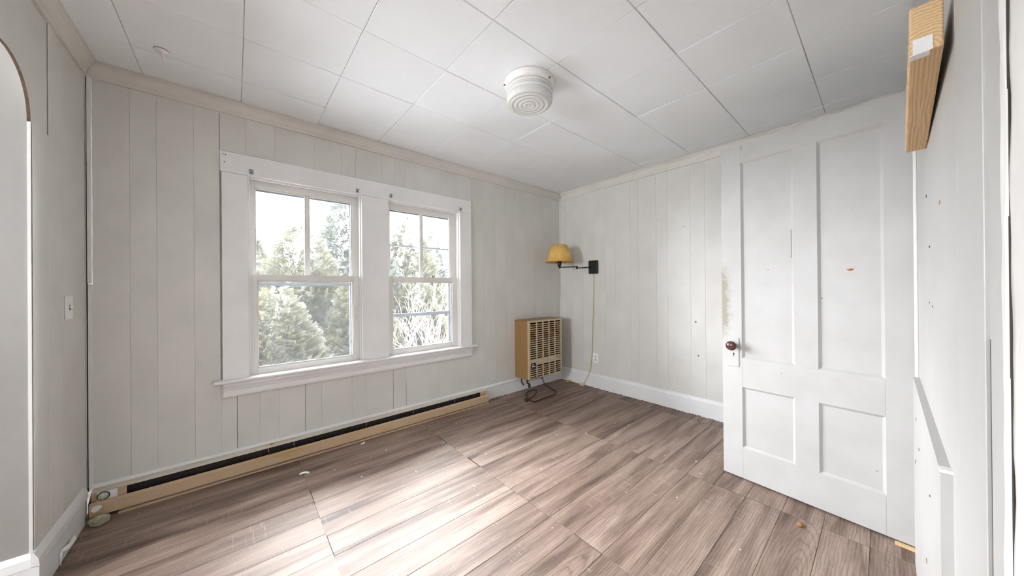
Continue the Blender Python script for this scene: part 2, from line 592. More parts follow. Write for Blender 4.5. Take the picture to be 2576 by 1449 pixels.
def empty(name, loc=(0, 0, 0), rotz=0.0):
    o = bpy.data.objects.new(name, None)
    o.empty_display_size = 0.05
    COL.objects.link(o)
    o.location = loc
    o.rotation_euler = (0, 0, rotz)
    return o
def blob(name, m, loc, size, seed, amp=0.35, sub=2, parent=None, flat=1.0):
    bm = bmesh.new()
    bmesh.ops.create_icosphere(bm, subdivisions=sub, radius=1)
    for v in bm.verts:
        d = 1 + amp*mnoise.noise(v.co*1.4 + Vector((seed*7.1, seed*3.3, 0)))
        v.co = Vector((v.co.x*size[0], v.co.y*size[1], max(v.co.z, -0.8)*size[2]*flat))*d
    for f in bm.faces: f.smooth = True
    zmin = min(v.co.z for v in bm.verts)
    for v in bm.verts: v.co.z -= zmin
    me = bpy.data.meshes.new(name)
    bm.to_mesh(me); bm.free()
    return link(name, me, m, parent, loc)

# ------------------------------------------------------------------ floor
rnd = random.Random(5)
fl = B().box(-2.4, XB+0.1, -2.6, YA+0.15, -0.10, -0.0045).obj('floor', 'void')
tag(fl, 'grey brown wood-look vinyl plank floor', 'floor', 'structure')
row_edges = [-0.107 + 0.1578*k for k in range(0, 20)]
row_edges[-1] = YA + 0.005
col_edges = [XL - 0.005, 0.332, 1.247, 2.201, 3.13, XB+0.004]
plank_cache = {}
for i in range(len(row_edges)-1):
    for j in range(len(col_edges)-1):
        x0, x1 = col_edges[j], col_edges[j+1]
        y0, y1 = row_edges[i], row_edges[i+1]
        sh = 0.018 if (j == 0 and 2 < i < 16) else 0.0
        key = (round(x1-x0, 4), round(y1-y0, 4))
        if key not in plank_cache:
            w, h = key
            b = B().box(-w/2+0.0007, w/2-0.0007, -h/2+0.0007, h/2-0.0007, -0.0045, 0.0, 0.0006)
            plank_cache[key] = b.mesh('plank')
            plank_cache[key].materials.append(M['floor'])
        dz = rnd.uniform(-0.0006, 0.0004)
        o = link('plank', plank_cache[key], None, fl, ((x0+x1)/2 + (rnd.uniform(-0.004, 0.004) if 0 < j < 4 else 0), (y0+y1)/2 + sh, dz))
        if sh and False: pass
# hall floor seen by nobody from here: the same planking goes on beyond the arch and behind the camera
for (x0, x1, y0, y1) in ((-2.4, XL-0.006, -2.6, 2.2), (XL-0.006, 1.6, -2.6, -0.108)):
    B().box(x0, x1, y0, y1, -0.0045, -0.0008).obj('hall_planking', 'floor', fl)

# ------------------------------------------------------------------ ceiling
ce = B().box(-2.4, XB+0.1, -2.6, YA+0.15, ZC+0.006, ZC+0.08).obj('ceiling', 'back')
tag(ce, 'white painted ceiling of square fibre tiles', 'ceiling', 'structure')
cx = [XL-0.01, -0.398, 0.036, 0.474, 0.917, 1.361, 1.797, 2.237, 2.675, 3.10, XB+0.01]
cy = [YN-0.02, 0.268, 0.720, 1.178, 1.626, 2.066, 2.490, YA+0.01]
rnd = random.Random(11)
tile_cache = {}
for i in range(len(cx)-1):
    for j in range(len(cy)-1):
        w, h = cx[i+1]-cx[i], cy[j+1]-cy[j]
        # joints along X stand a little open, the cross joints are nearly tight
        key = (round(w, 4), round(h, 4))
        if key not in tile_cache:
            b = B().box(-w/2+0.0009, w/2-0.0009, -h/2+0.0013, h/2-0.0013, 0.0, 0.012, 0.0022)
            tile_cache[key] = b.mesh('ceiling_tile')
            tile_cache[key].materials.append(M['ceil'])
        link('ceiling_tile', tile_cache[key], None, ce, ((cx[i]+cx[i+1])/2, (cy[j]+cy[j+1])/2, ZC + rnd.uniform(-0.0022, 0.0014)),
             (R(rnd.uniform(-0.15, 0.15)), R(rnd.uniform(-0.12, 0.12)), 0))
for (x0, x1, y0, y1) in ((-2.4, XL-0.03, -2.6, 2.3), (XL-0.03, 1.6, -2.6, -0.13)):
    B().box(x0, x1, y0, y1, ZC, ZC+0.007).obj('hall_ceiling_board', 'ceil', ce)

# ------------------------------------------------------------------ walls: backing plus grooved boards
def boards(parent, axis, plane, sign, cells, m, bev=0.0010, gap=0.0002, thick=0.006):
    """cells: (u0, u1, z0, z1); axis 'X' = wall runs along X at y=plane, 'Y' = along Y at x=plane; sign = direction of the room"""
    for (u0, u1, z0, z1) in cells:
        g0, g1 = u0+gap, u1-gap
        p0, p1 = sorted((plane - sign*thick, plane))
        if axis == 'X':
            b = B().box(g0, g1, p0, p1, z0, z1, bev)
        else:
            b = B().box(p0, p1, g0, g1, z0, z1, bev)
        b.obj('panel_board', m, parent)
def cells(edges, z0, z1):
    return [(edges[i], edges[i+1], z0, z1) for i in range(len(edges)-1)]

# window wall (back)
def wall_with_holes(name, axis, p0, p1, u0, u1, z0, z1, holes, m):
    us = sorted({u0, u1, *[h[0] for h in holes], *[h[1] for h in holes]})
    zs = sorted({z0, z1, *[h[2] for h in holes], *[h[3] for h in holes]})
    b = B()
    for i in range(len(us)-1):
        for j in range(len(zs)-1):
            uc, zc = (us[i]+us[i+1])/2, (zs[j]+zs[j+1])/2
            if any(h[0] < uc < h[1] and h[2] < zc < h[3] for h in holes):
                continue
            if axis == 'X': b.box(us[i], us[i+1], p0, p1, zs[j], zs[j+1])
            else: b.box(p0, p1, us[i], us[i+1], zs[j], zs[j+1])
    return b.obj(name, m)
HO = [(0.045, 0.812, 0.585, 2.0), (0.986, 1.750, 0.585, 2.0)]
wa = wall_with_holes('wall_back', 'X', YA+0.0065, YA+0.13, XL-0.05, XB+0.12, -0.1, ZC+0.06, HO, 'back')
tag(wa, 'grey painted grooved panel wall around the two windows', 'wall', 'structure')
left_e = [-0.592, -0.456, -0.352, -0.194, -0.074]
up_e = [-0.074, 0.056, 0.215, 0.453, 0.644, 0.75, 0.963, 1.074, 1.171, 1.277, 1.52, 1.71, 1.872]
lo_e = [-0.074, 0.006, 0.127, 0.233, 0.391, 0.497, 0.712, 0.818, 1.046, 1.163, 1.381, 1.493, 1.655, 1.82, 1.872]
ri_e = [1.872, 2.03, 2.19, 2.33, 2.475, 2.64, 2.80, 2.96, 3.12, XB]
boards(wa, 'X', YA, -1, cells(left_e, 0.142, 2.40), 'panel')
boards(wa, 'X', YA, -1, cells(up_e, 1.99, 2.40), 'panel')
boards(wa, 'X', YA, -1, cells(lo_e, 0.148, 0.60), 'panel')
boards(wa, 'X', YA, -1, cells(ri_e, 0.148, 2.40), 'panel')
for x, z0, z1 in ((0.006, 0.148, 0.51), (0.391, 0.148, 0.505), (1.046, 0.155, 0.50), (1.163, 0.155, 0.38), (-0.074, 2.13, 2.36)):
    B().box(x-0.0012, x+0.0012, YA-0.0004, YA+0.002, z0, z1).obj('open_joint', 'void', wa)

# right wall
wb = B().box(XB+0.0065, XB+0.12, -0.2, YA+0.12, -0.1, ZC+0.06).obj('wall_right', 'back')
tag(wb, 'grey painted grooved panel wall with the swing-arm lamp', 'wall', 'structure')
be = [YN, 0.10, 0.26, 0.42, 0.60, 0.76, 0.93, 1.076, 1.202, 1.417, 1.529, 1.722, 1.814, 2.0, 2.13, 2.287, 2.45, 2.60, 2.72, YA]
boards(wb, 'Y', XB, -1, cells(be, 0.15, 2.40), 'panel')
for (y, z, s) in ((1.26, 1.786, 0.006), (1.162, 0.864, 0.014), (1.141, 0.549, 0.011), (1.521, 1.895, 0.005)):
    blob('paint_chip', 'wood_chip', (XB-0.0005, y, z), (0.002, s*0.8, s*0.7), y*10, 0.6, 1, wb)

# left wall with its arched opening
AY, AR, AZ = 2.207, 0.205, 1.878
def left_wall():
    pts = []
    ze = AZ
    top = AZ + AR
    outer = [(YA, -0.1), (YA, ZC+0.06), (-0.12, ZC+0.06), (-0.12, -0.1), (0.30, -0.1)]
    arch = []
    for k in range(13):
        a = math.pi - k*math.pi/2/12
        arch.append((0.50 + 0.2*math.cos(a), AZ + AR*math.sin(a)))  # unseen near side set wide so more fill light enters
    for k in range(17):
        a = math.pi/2 - k*math.pi/2/16
        arch.append((AY-AR + AR*math.cos(a)**0.9 if math.cos(a) > 1e-6 else AY-AR, AZ + AR*max(0, math.sin(a))**0.95))
    prof = outer + arch + [(AY, -0.1)]
    b = B()
    bm = bmesh.new()
    f0 = [bm.verts.new((XL, y, z)) for y, z in prof]
    f1 = [bm.verts.new((XL-0.009, y, z)) for y, z in prof]
    bm.faces.new(f0); bm.faces.new(f1[::-1])
    n = len(prof)
    for i in range(n):
        j = (i+1) % n
        f = bm.faces.new((f0[i], f1[i], f1[j], f0[j]))
        if len(outer) <= i < n-1 and prof[i][1] > AZ-0.02 and i < n-2:
            f.material_index = 1
    bmesh.ops.recalc_face_normals(bm, faces=bm.faces)
    bmesh.ops.triangulate(bm, faces=[f for f in bm.faces if len(f.verts) > 4])
    b.merge(bm)
    me = b.mesh('wall_left')
    me.materials.append(M['panel'])
    me.materials.append(M['rawedge'])
    return link('wall_left', me, None)
wl = left_wall()
tag(wl, 'grey panel wall with a rounded arch opening', 'wall', 'structure')
boards(wl, 'Y', XL+0.004, 1, [(AY+0.003, 2.355, 0.17, 1.878), (2.355, 2.49, 0.17, 2.39), (2.49, 2.79, 0.17, 2.39)], 'panel', bev=0.0012, gap=0.0004, thick=0.003)
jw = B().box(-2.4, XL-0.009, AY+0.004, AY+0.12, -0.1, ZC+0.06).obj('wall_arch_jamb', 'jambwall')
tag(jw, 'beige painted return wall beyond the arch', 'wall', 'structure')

# near wall (front): boards right of the opening in which the camera stands
wn = B().box(0.50, XB+0.1, YN-0.13, YN-0.0065, -0.1, ZC+0.06).box(XL, -0.32, YN-0.13, YN, -0.1, ZC+0.06).obj('wall_front', 'back')  # left piece unseen, added to narrow the doorway and cut fill light
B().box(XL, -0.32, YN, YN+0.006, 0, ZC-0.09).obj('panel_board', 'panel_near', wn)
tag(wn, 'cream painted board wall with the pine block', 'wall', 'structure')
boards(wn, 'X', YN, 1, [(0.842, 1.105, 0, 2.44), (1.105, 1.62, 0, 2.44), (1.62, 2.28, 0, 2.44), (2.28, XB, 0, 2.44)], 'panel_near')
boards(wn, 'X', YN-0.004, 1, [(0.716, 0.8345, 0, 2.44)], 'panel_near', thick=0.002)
B().box(0.835, 0.8418, YN-0.0065, YN-0.0044, 0, 1.12).obj('open_joint', 'void', wn)
B().box(0.8345, 0.8418, YN-0.0065, YN-0.0042, 1.12, 2.44).obj('joint_filler', 'panel_near', wn)
for (x, z, s, mm) in ((1.403, 1.412, 0.011, 'wood_chip'), (1.802, 1.499, 0.008, 'void'), (1.70, 1.32, 0.007, 'void'), (1.72, 1.14, 0.006, 'void'), (1.62, 1.13, 0.006, 'void')):
    blob('paint_chip', mm, (x, YN, z), (s, 0.0015, s*0.8), x*9, 0.6, 1, wn)

# unseen outer walls, white for bounce, two with openings added for fill light
w1 = wall_with_holes('wall_side_room', 'Y', -2.5, -2.4, -2.7, 2.35, -0.1, ZC+0.06, [(1.38, 1.92, 1.05, 1.85)], 'trim')
tag(w1, 'panel wall of the adjoining room with a small opening added for fill light', 'wall', 'structure')
w2 = wall_with_holes('wall_rear_room', 'X', -2.7, -2.6, -2.5, 1.7, -0.1, ZC+0.06, [], 'trim')
tag(w2, 'plain panel wall of the rear room', 'wall', 'structure')
w3 = wall_with_holes('wall_rear_room_end', 'Y', 1.6, 1.7, -2.6, YN-0.13, -0.1, ZC+0.06, [(-1.9, -0.9, 0.95, 1.95)], 'trim')
tag(w3, 'end wall of the rear room with an opening added for fill light', 'wall', 'structure')

# ------------------------------------------------------------------ crown, corner and base trim
CP = [(0, -0.084), (0.013, -0.084), (0.015, -0.064), (0.019, -0.060), (0.024, -0.045), (0.034, -0.028), (0.042, -0.020), (0.042, -0.008), (0.050, -0.006), (0.050, -0.0015), (0, -0.0015)]
def crown(name, axis, plane, sign, t0, t1, label):
    prof = [(plane + sign*d, ZC + z) for d, z in CP]
    o = B().prism(prof, axis, t0, t1).obj(name, 'crown')
    return tag(o, label, 'crown moulding', 'structure')
crown('trim_1', 'X', YA, -1, XL+0.0, XB, 'cream crown moulding above the windows')
crown('trim_2', 'Y', XB, -1, YN, YA-0.048, 'cream crown moulding above the swing-arm lamp wall')
crown('trim_3', 'Y', XL, 1, -0.1, YA-0.048, 'cream crown moulding above the arched opening')

t4 = empty('trim_4', (-0.598, YA, 0))
B().box(-0.006, 0.0075, -0.016, 0, 0.145, 1.243, 0.0015).obj('corner_strip', 'trim', t4)
B().box(-0.007, 0.007, -0.017, 0, 1.247, 2.372, 0.0015).obj('corner_strip', 'trim', t4)
B().box(-0.013, -0.008, -0.003, 0.0, 0.12, 2.37).obj('open_joint', 'void', t4)
tag(t4, 'two-piece corner strip between the arch wall and window wall', 'corner trim', 'structure')
t5 = empty('trim_5', (XB, YA, 0))
for z0, z1, rr in ((0.83, 1.06, 0.009), (1.42, 2.385, 0.012)):
    B().prism([(0, 0), (-rr, 0), (-rr*0.92, -rr*0.5), (-rr*0.5, -rr*0.92), (0, -rr)], 'Z', z0, z1).obj('corner_bead', 'crown', t5)
tag(t5, 'thin corner bead behind the lamp shade', 'corner trim', 'structure')

def base_prof(plane, sign, h, t=0.019):
    return [(plane, 0.0), (plane+sign*t, 0.0), (plane+sign*t, h-0.03), (plane+sign*(t-0.004), h-0.018), (plane+sign*(t-0.006), h-0.012), (plane+sign*0.006, h-0.002), (plane, h)]
bb = B().prism(base_prof(XB, -1, 0.170), 'Y', 0.02, YA).obj('baseboard_right', 'base')
tag(bb, 'white baseboard below the swing-arm lamp', 'baseboard', 'structure')
ba = empty('baseboard_back', (0, 0, 0))
tag(ba, 'chipped white baseboard under the wall furnace', 'baseboard', 'structure')
B().prism([(YA, 0), (YA-0.018, 0), (YA-0.018, 0.128), (YA, 0.128)], 'X', 2.008, XB-0.019).obj('face_board', 'base', ba)
B().prism([(YA, 0.131), (YA-0.020, 0.131), (YA-0.018, 0.140), (YA-0.008, 0.151), (YA, 0.152)], 'X', -0.60, XB-0.019).obj('cap_strip', 'trim', ba)
bl = empty('baseboard_left', (0, 0, 0))
tag(bl, 'cracked white baseboard below the light switch', 'baseboard', 'structure')
B().prism([(XL, 0), (XL+0.020, 0), (XL+0.020, 0.118), (XL, 0.122)], 'Y', AY-0.02, 2.695).obj('face_board', 'base', bl)
B().prism([(XL, 0.125), (XL+0.021, 0.121), (XL+0.019, 0.150), (XL+0.008, 0.176), (XL, 0.180)], 'Y', AY-0.02, 2.745).obj('cap_strip', 'base', bl)
B().box(-2.3, XL, AY-0.017, AY+0.004, 0, 0.12).obj('return_board', 'base', bl)
B().prism([(AY+0.004, 0.123), (AY-0.018, 0.121), (AY-0.015, 0.155), (AY+0.004, 0.172)], 'X', -2.3, XL).obj('return_cap', 'base', bl)

# ------------------------------------------------------------------ windows
tw = empty('trim_6', (0, YA, 0))
tag(tw, 'wide white casing with sill around the pair of windows', 'window casing', 'structure')
B().box(-0.071, 1.863, -0.021, 0.0, 1.980, 2.113, 0.0012).obj('head_casing', 'casing', tw)
B().box(-0.065, 0.067, -0.019, 0.0, 0.620, 1.979, 0.0012).obj('side_casing', 'casing', tw)
B().box(0.790, 1.008, -0.019, 0.0, 0.620, 1.979, 0.0012).obj('mullion_casing', 'casing', tw)
B().box(1.727, 1.864, -0.019, 0.0, 0.620, 1.979, 0.0012).obj('side_casing', 'casing', tw)
B().prism([(0.07, 0.600), (-0.052, 0.600), (-0.060, 0.604), (-0.062, 0.611), (-0.060, 0.618), (-0.054, 0.621), (0.03, 0.621), (0.07, 0.615)], 'X', -0.107, 1.905).obj('stool', 'casing', tw)
B().prism([(0, 0.600), (-0.044, 0.600), (-0.040, 0.580), (-0.030, 0.562), (-0.030, 0.557), (-0.026, 0.552), (-0.020, 0.545), (-0.026, 0.540), (-0.026, 0.520), (-0.022, 0.508), (-0.014, 0.503), (0, 0.503)], 'X', -0.062, 1.858).obj('apron', 'casing', tw)
for (x, z) in ((-0.056, 2.09), (-0.044, 2.088), (-0.05, 2.04), (1.852, 2.09), (1.85, 2.05)):
    blob('nail_hole', 'void', (x, -0.0212, z), (0.0035, 0.0008, 0.0035), x*50, 0.3, 1, tw)

def window(name, x0, x1, gx0, gx1, label, storm_rails):
    w = empty(name, ((x0+x1)/2, YA, 0.6))
    tag(w, label, 'window', 'structure')
    cx_ = (x0+x1)/2
    def add(nm, b, m, parent=w):
        b.xform(Matrix.Translation((-cx_, -YA, -0.6)))
        return b.obj(nm, m, parent)
    Y = YA
    # box jamb
    add('jamb_left', B().box(x0-0.02, x0, Y-0.0, Y+0.135, 0.59, 2.0), 'casing')
    add('jamb_right', B().box(x1, x1+0.02, Y-0.0, Y+0.135, 0.59, 2.0), 'casing')
    add('jamb_head', B().box(x0, x1, Y-0.0, Y+0.135, 1.981, 2.0), 'casing')
    add('jamb_sill', B().prism([(Y+0.03, 0.59), (Y+0.135, 0.575), (Y+0.135, 0.594), (Y+0.03, 0.612)], 'X', x0, x1), 'casing')
    for xs in ((x0, x0+0.010), (x1-0.010, x1)):
        add('stop_bead', B().box(xs[0], xs[1], Y+0.006, Y+0.028, 0.612, 1.981, 0.002), 'casing')
        add('parting_bead', B().box(xs[0], xs[1]-0.0, Y+0.0665, Y+0.0735, 1.30, 1.981, 0.001), 'sash')
    add('head_stop', B().box(x0+0.010, x1-0.010, Y+0.012, Y+0.028, 1.968, 1.981, 0.002), 'casing')
    # lower sash
    ls = empty('lower_sash')
    ls.parent = w
    a0, a1, b0, b1 = Y+0.030, Y+0.065, 0.613, 1.314
    sx0, sx1 = x0+0.003, x1-0.003
    add('stile', B().box(sx0, gx0, a0, a1, b0, b1, 0.0015), 'sash', ls)
    add('stile', B().box(gx1, sx1, a0, a1, b0, b1, 0.0015), 'sash', ls)
    add('bottom_rail', B().box(gx0, gx1, a0, a1, b0, 0.660, 0.0015), 'sash', ls)
    add('meeting_rail', B().box(gx0, gx1, a0-0.001, a1, 1.272, b1, 0.0015), 'sash', ls)
    bead = 0.009
    for (p, q, r_, s_) in ((gx0, gx0+bead, 0.660, 1.272), (gx1-bead, gx1, 0.660, 1.272), (gx0, gx1, 0.660, 0.660+bead), (gx0, gx1, 1.272-bead, 1.272)):
        add('glazing_bead', B().box(p, q, a0+0.010, a0+0.020, r_, s_, 0.002), 'sash', ls)
    add('pane', B().box(gx0, gx1, a0+0.020, a0+0.023, 0.660, 1.272), 'glass', ls)
    # upper sash
    us = empty('upper_sash')
    us.parent = w
    a0, a1, b0, b1 = Y+0.074, Y+0.106, 1.285, 1.980
    ux0, ux1 = x0+0.003, x1-0.003
    g0, g1 = gx0-0.008, gx1+0.002
    gm = (g0+g1)/2
    add('stile', B().box(ux0, g0, a0, a1, b0, b1, 0.0015), 'sash', us)
    add('stile', B().box(g1, ux1, a0, a1, b0, b1, 0.0015), 'sash', us)
    add('top_rail', B().box(g0, g1, a0, a1, 1.928, b1, 0.0015), 'sash', us)
    add('meeting_rail', B().box(g0, g1, a0, a1, b0, 1.316, 0.0015), 'sash', us)
    add('muntin', B().box(gm-0.011, gm+0.011, a0+0.002, a1-0.004, 1.316, 1.928, 0.003), 'sash', us)
    for (p, q) in ((g0, gm-0.011), (gm+0.011, g1)):
        add('pane', B().box(p, q, a0+0.016, a0+0.019, 1.316, 1.928), 'glass', us)
        for (p2, q2, r_, s_) in ((p, p+0.007, 1.316, 1.928), (q-0.007, q, 1.316, 1.928), (p, q, 1.921, 1.928)):
            add('glazing_bead', B().box(p2, q2, a0+0.006, a0+0.016, r_, s_, 0.0015), 'sash', us)
    # outer storm window
    st = empty('storm_window')
    st.parent = w
    s0, s1 = Y+0.125, Y+0.14
    add('storm_stile', B().box(x0, x0+0.030, s0, s1, 0.60, 1.985), 'storm', st)
    add('storm_stile', B().box(x1-0.058, x1, s0, s1, 0.60, 1.985), 'storm', st)
    add('storm_head', B().box(x0+0.03, x1-0.058, s0, s1, 1.918, 1.985), 'storm', st)
    add('storm_sill', B().box(x0+0.03, x1-0.058, s0, s1, 0.60, 0.652), 'storm', st)
    for (z0, z1) in storm_rails:
        add('storm_rail', B().box(x0+0.03, x1-0.058, s0+0.002, s1-0.002, z0, z1), 'storm', st)
    add('storm_pane', B().box(x0+0.03, x1-0.058, s0+0.006, s0+0.008, 0.652, 1.918), 'storm_glass', st)
    return w
window('window_1', 0.067, 0.790, 0.115, 0.736, 'double-hung window nearer the arch wall with unbroken storm glass', ((1.235, 1.262),))
wr_ = window('window_2', 1.008, 1.727, 1.058, 1.660, 'double-hung window nearer the wall furnace with storm rails showing', ((1.600, 1.617), (0.945, 0.977)))
B().lathe([(0, 0), (0.020, 0), (0.020, 0.006), (0.012, 0.010), (0.010, 0.016), (0, 0.017)], 20).box(-0.006, 0.028, -0.005, 0.005, 0.010, 0.015, 0.001).obj('sash_lock', 'brass', wr_, (1.455-1.3675, 0.05, 1.314-0.6))
# a dangling bit of cream sash cord on the second window
B().tube([(1.010, 0.010, 1.312), (1.022, 0.004, 1.318), (1.040, 0.000, 1.305), (1.050, -0.001, 1.285), (1.053, 0.004, 1.268)], 0.0035, 8).xform(Matrix.Translation((-1.3675, 0, -0.6))).obj('sash_cord', 'cordcream', wr_)

# curtain rod brackets on the head casing
def bracket(x, z, rz, label, cut=False):
    e = empty('curtain_bracket', (x, YA-0.021, z), rz)
    tag(e, label, 'bracket', group='curtain rod brackets on the window casing')
    B().box(-0.012, 0.012, -0.0025, 0, -0.016, 0.016, 0.0008).obj('back_plate', 'zinc', e)
    if not cut:
        B().box(-0.011, 0.011, -0.022, -0.0025, 0.011, 0.0135).obj('top_flange', 'zinc', e)
        B().box(-0.011, -0.0085, -0.020, -0.0025, -0.010, 0.011).obj('side_flange', 'zinc', e)
    else:
        B().box(-0.010, 0.010, -0.016, -0.0025, 0.008, 0.0105).obj('top_flange', 'zinc', e)
    B().lathe([(0, 0), (0.004, 0), (0.003, 0.003), (0, 0.003)], 10).xform(Matrix.Rotation(R(90), 4, 'X')).obj('screw', 'void', e, (0.002, -0.0028, -0.006))
bracket(0.086, 2.006, 0, 'zinc curtain bracket at the arch-side corner of the window nearer the arch')
bracket(0.758, 2.010, 0.3, 'zinc curtain bracket at the mullion-side corner of the window nearer the arch', True)
bracket(1.029, 2.016, 0, 'zinc curtain bracket at the mullion-side corner of the window nearer the furnace')
bracket(1.732, 2.010, 0.2, 'zinc curtain bracket at the furnace-side corner of the window nearer the furnace', True)

# ------------------------------------------------------------------ electric baseboard heater
hx0, hx1 = -0.586, 2.004
he = empty('baseboard_heater', ((hx0+hx1)/2, YA, 0))
tag(he, 'long tan electric baseboard heater below the windows', 'heater')
def hadd(nm, b, m, parent=he):
    b.xform(Matrix.Translation((-(hx0+hx1)/2, -YA, 0)))
    return b.obj(nm, m, parent)
D = 0.108
hadd('back_plate', B().box(hx0, hx1, YA-0.026, YA-0.0205, 0.004, 0.132), 'darkmetal')
hadd('top_cover', B().prism([(YA-0.0205, 0.137), (YA-0.020, 0.132), (YA-0.052, 0.126), (YA-0.054, 0.120), (YA-0.0565, 0.120), (YA-0.055, 0.129)], 'X', hx0, hx1), 'tan_top')
hadd('front_cover', B().prism([(YA-D+0.018, 0.089), (YA-D, 0.080), (YA-D, 0.022), (YA-D+0.008, 0.018), (YA-D+0.008, 0.021), (YA-D+0.003, 0.024), (YA-D+0.003, 0.078), (YA-D+0.018, 0.086)], 'X', hx0+0.002, hx1), 'tan')
hadd('kick_strip', B().prism([(YA-D+0.006, 0.0), (YA-D+0.002, 0.0), (YA-D+0.002, 0.009), (YA-D+0.030, 0.013), (YA-D+0.030, 0.0)], 'X', hx0+0.10, hx1), 'tan')
hadd('heating_tube', B().tube([(hx0+0.15, YA-0.066, 0.068), (hx1-0.08, YA-0.066, 0.068)], 0.008, 10), 'darkmetal')
hadd('element_guard', B().box(hx0+0.14, hx1-0.075, YA-0.046, YA-0.044, 0.03, 0.112), 'darkmetal')
fin_me = B().box(-0.0006, 0.0006, -0.024, 0.024, -0.026, 0.026).mesh('fin')
fin_me.materials.append(M['darkmetal'])
for k in range(60):
    link('fin', fin_me, None, he, (hx0+0.17+k*(hx1-hx0-0.28)/59-(hx0+hx1)/2, -0.070, 0.066))
hadd('end_panel', B().box(hx0+0.002, hx0+0.125, YA-0.072, YA-0.070, 0.02, 0.125), 'tan')
hadd('end_panel', B().box(hx1-0.075, hx1-0.002, YA-0.062, YA-0.060, 0.02, 0.122), 'tan')
hadd('end_cap', B().prism([(YA-0.021, 0.132), (YA-0.056, 0.126), (YA-D+0.004, 0.092), (YA-D+0.004, 0.02), (YA-0.021, 0.004)], 'X', hx1-0.0015, hx1+0.001), 'tan')
hadd('end_cap', B().prism([(YA-0.021, 0.132), (YA-0.056, 0.126), (YA-D+0.004, 0.092), (YA-D+0.004, 0.02), (YA-0.021, 0.004)], 'X', hx0-0.001, hx0+0.0015), 'rustfix')
dp = hadd('dial_plate', B().box(hx0+0.022, hx0+0.092, YA-0.0745, YA-0.0722, 0.078, 0.128), 'paper')
B().lathe([(0, 0), (0.019, 0), (0.019, 0.007), (0.016, 0.010), (0, 0.010)], 24).xform(Matrix.Rotation(R(90), 4, 'X')).obj('dial_knob', 'dial', dp, (hx0+0.044-(hx0+hx1)/2, -0.0748, 0.106))
B().lathe([(0.0195, 0), (0.023, 0), (0.023, 0.0025), (0.0195, 0.0025)], 24).xform(Matrix.Rotation(R(90), 4, 'X')).obj('dial_ring', 'black', dp, (hx0+0.044-(hx0+hx1)/2, -0.0748, 0.106))
hadd('sticker', B().prism([(hx0+0.008, 0.056), (hx0+0.016, 0.074), (hx0+0.040, 0.077), (hx0+0.046, 0.064), (hx0+0.034, 0.048), (hx0+0.018, 0.043)], 'Y', YA-D-0.0008, YA-D-0.0002), 'paper')
for k, x in enumerate((0.165, 0.31, 0.80, 1.20, 1.62)):
    hadd('cover_clip', B().box(x, x+0.003, YA-0.062, YA-0.0605, 0.094, 0.120), 'tan')
blob('orange_flake', 'wood_chip', (0.188-(hx0+hx1)/2, -0.035, 0.130), (0.016, 0.008, 0.005), 3, 0.7, 1, he)

# ------------------------------------------------------------------ gas wall furnace
gx0, gx1, gz0, gz1, gd = 2.470, 3.040, 0.176, 0.834, 0.222
ga = empty('gas_wall_heater', ((gx0+gx1)/2, YA, gz0))
tag(ga, 'brown and beige gas wall furnace with louvred grille', 'heater')
gcx = (gx0+gx1)/2
def gadd(nm, b, m, parent=ga):
    b.xform(Matrix.Translation((-gcx, -YA, -gz0)))
    return b.obj(nm, m, parent)
Yf = YA-gd
cab = empty('cabinet'); cab.parent = ga
gadd('side_sheet', B().box(gx0, gx0+0.004, Yf+0.006, YA-0.001, gz0+0.004, gz1), 'gas_side', cab)
gadd('side_sheet', B().box(gx1-0.004, gx1, Yf+0.006, YA-0.001, gz0+0.004, gz1), 'gas_side', cab)
gadd('top_sheet', B().box(gx0, gx1, Yf+0.004, YA-0.001, gz1-0.002, gz1+0.003, 0.001), 'gas_side', cab)
gadd('bottom_sheet', B().box(gx0, gx1, Yf+0.004, YA-0.001, gz0, gz0+0.004), 'gas_side', cab)
gadd('inner_chamber', B().box(gx0+0.02, gx1-0.02, Yf+0.06, YA-0.03, gz0+0.02, gz1-0.07), 'rust', cab)
gadd('inner_shadow_plate', B().box(gx0+0.005, gx1-0.005, YA-0.006, YA-0.003, gz0+0.005, gz1-0.005), 'black', cab)
gr = empty('grille'); gr.parent = ga
gw, gh = gx1-gx0, gz1-gz0
fx0, fx1 = gx0-0.001, gx1+0.001
left_m, right_m = 0.036, 0.022
ux0_, ux1_ = fx0+left_m, fx1-right_m
top_m = 0.020
pitch_u = 0.0246
u_top = gz1-top_m
u_bot = u_top - 17*pitch_u
l_top = gz1-0.770*gh
pitch_l = 0.0238
l_bot = l_top - 6*pitch_l
gadd('grille_stile', B().box(fx0, ux0_, Yf-0.004, Yf+0.008, gz0, gz1, 0.003), 'gas_front', gr)
gadd('grille_stile', B().box(ux1_, fx1, Yf-0.004, Yf+0.008, gz0, gz1, 0.003), 'gas_front', gr)
gadd('grille_rail', B().box(ux0_, ux1_, Yf-0.004, Yf+0.008, u_top-0.002, gz1, 0.002), 'gas_front', gr)
gadd('grille_rail', B().box(ux0_, ux1_, Yf-0.004, Yf+0.008, gz0, l_bot+0.002, 0.002), 'gas_front', gr)
gadd('grille_band', B().box(ux0_, ux1_, Yf-0.004, Yf+0.008, l_top-0.002, u_bot+0.003, 0.002), 'gas_front', gr)
cw = (ux1_-ux0_)/5
for k in range(1, 5):
    x = ux0_+cw*k
    gadd('grille_bar', B().box(x-0.006, x+0.006, Yf-0.005, Yf+0.006, u_bot, u_top), 'gas_front', gr)
    gadd('grille_bar', B().box(x-0.006, x+0.006, Yf-0.005, Yf+0.006, l_bot, l_top), 'gas_front', gr)
rust_slat = heater_mat('scorched_grille_slat', (0.64, 0.46, 0.26), (0.50, 0.20, 0.035), 0.45, 0.46, 0.62, (2.5, 2, 2.5), 0.85)
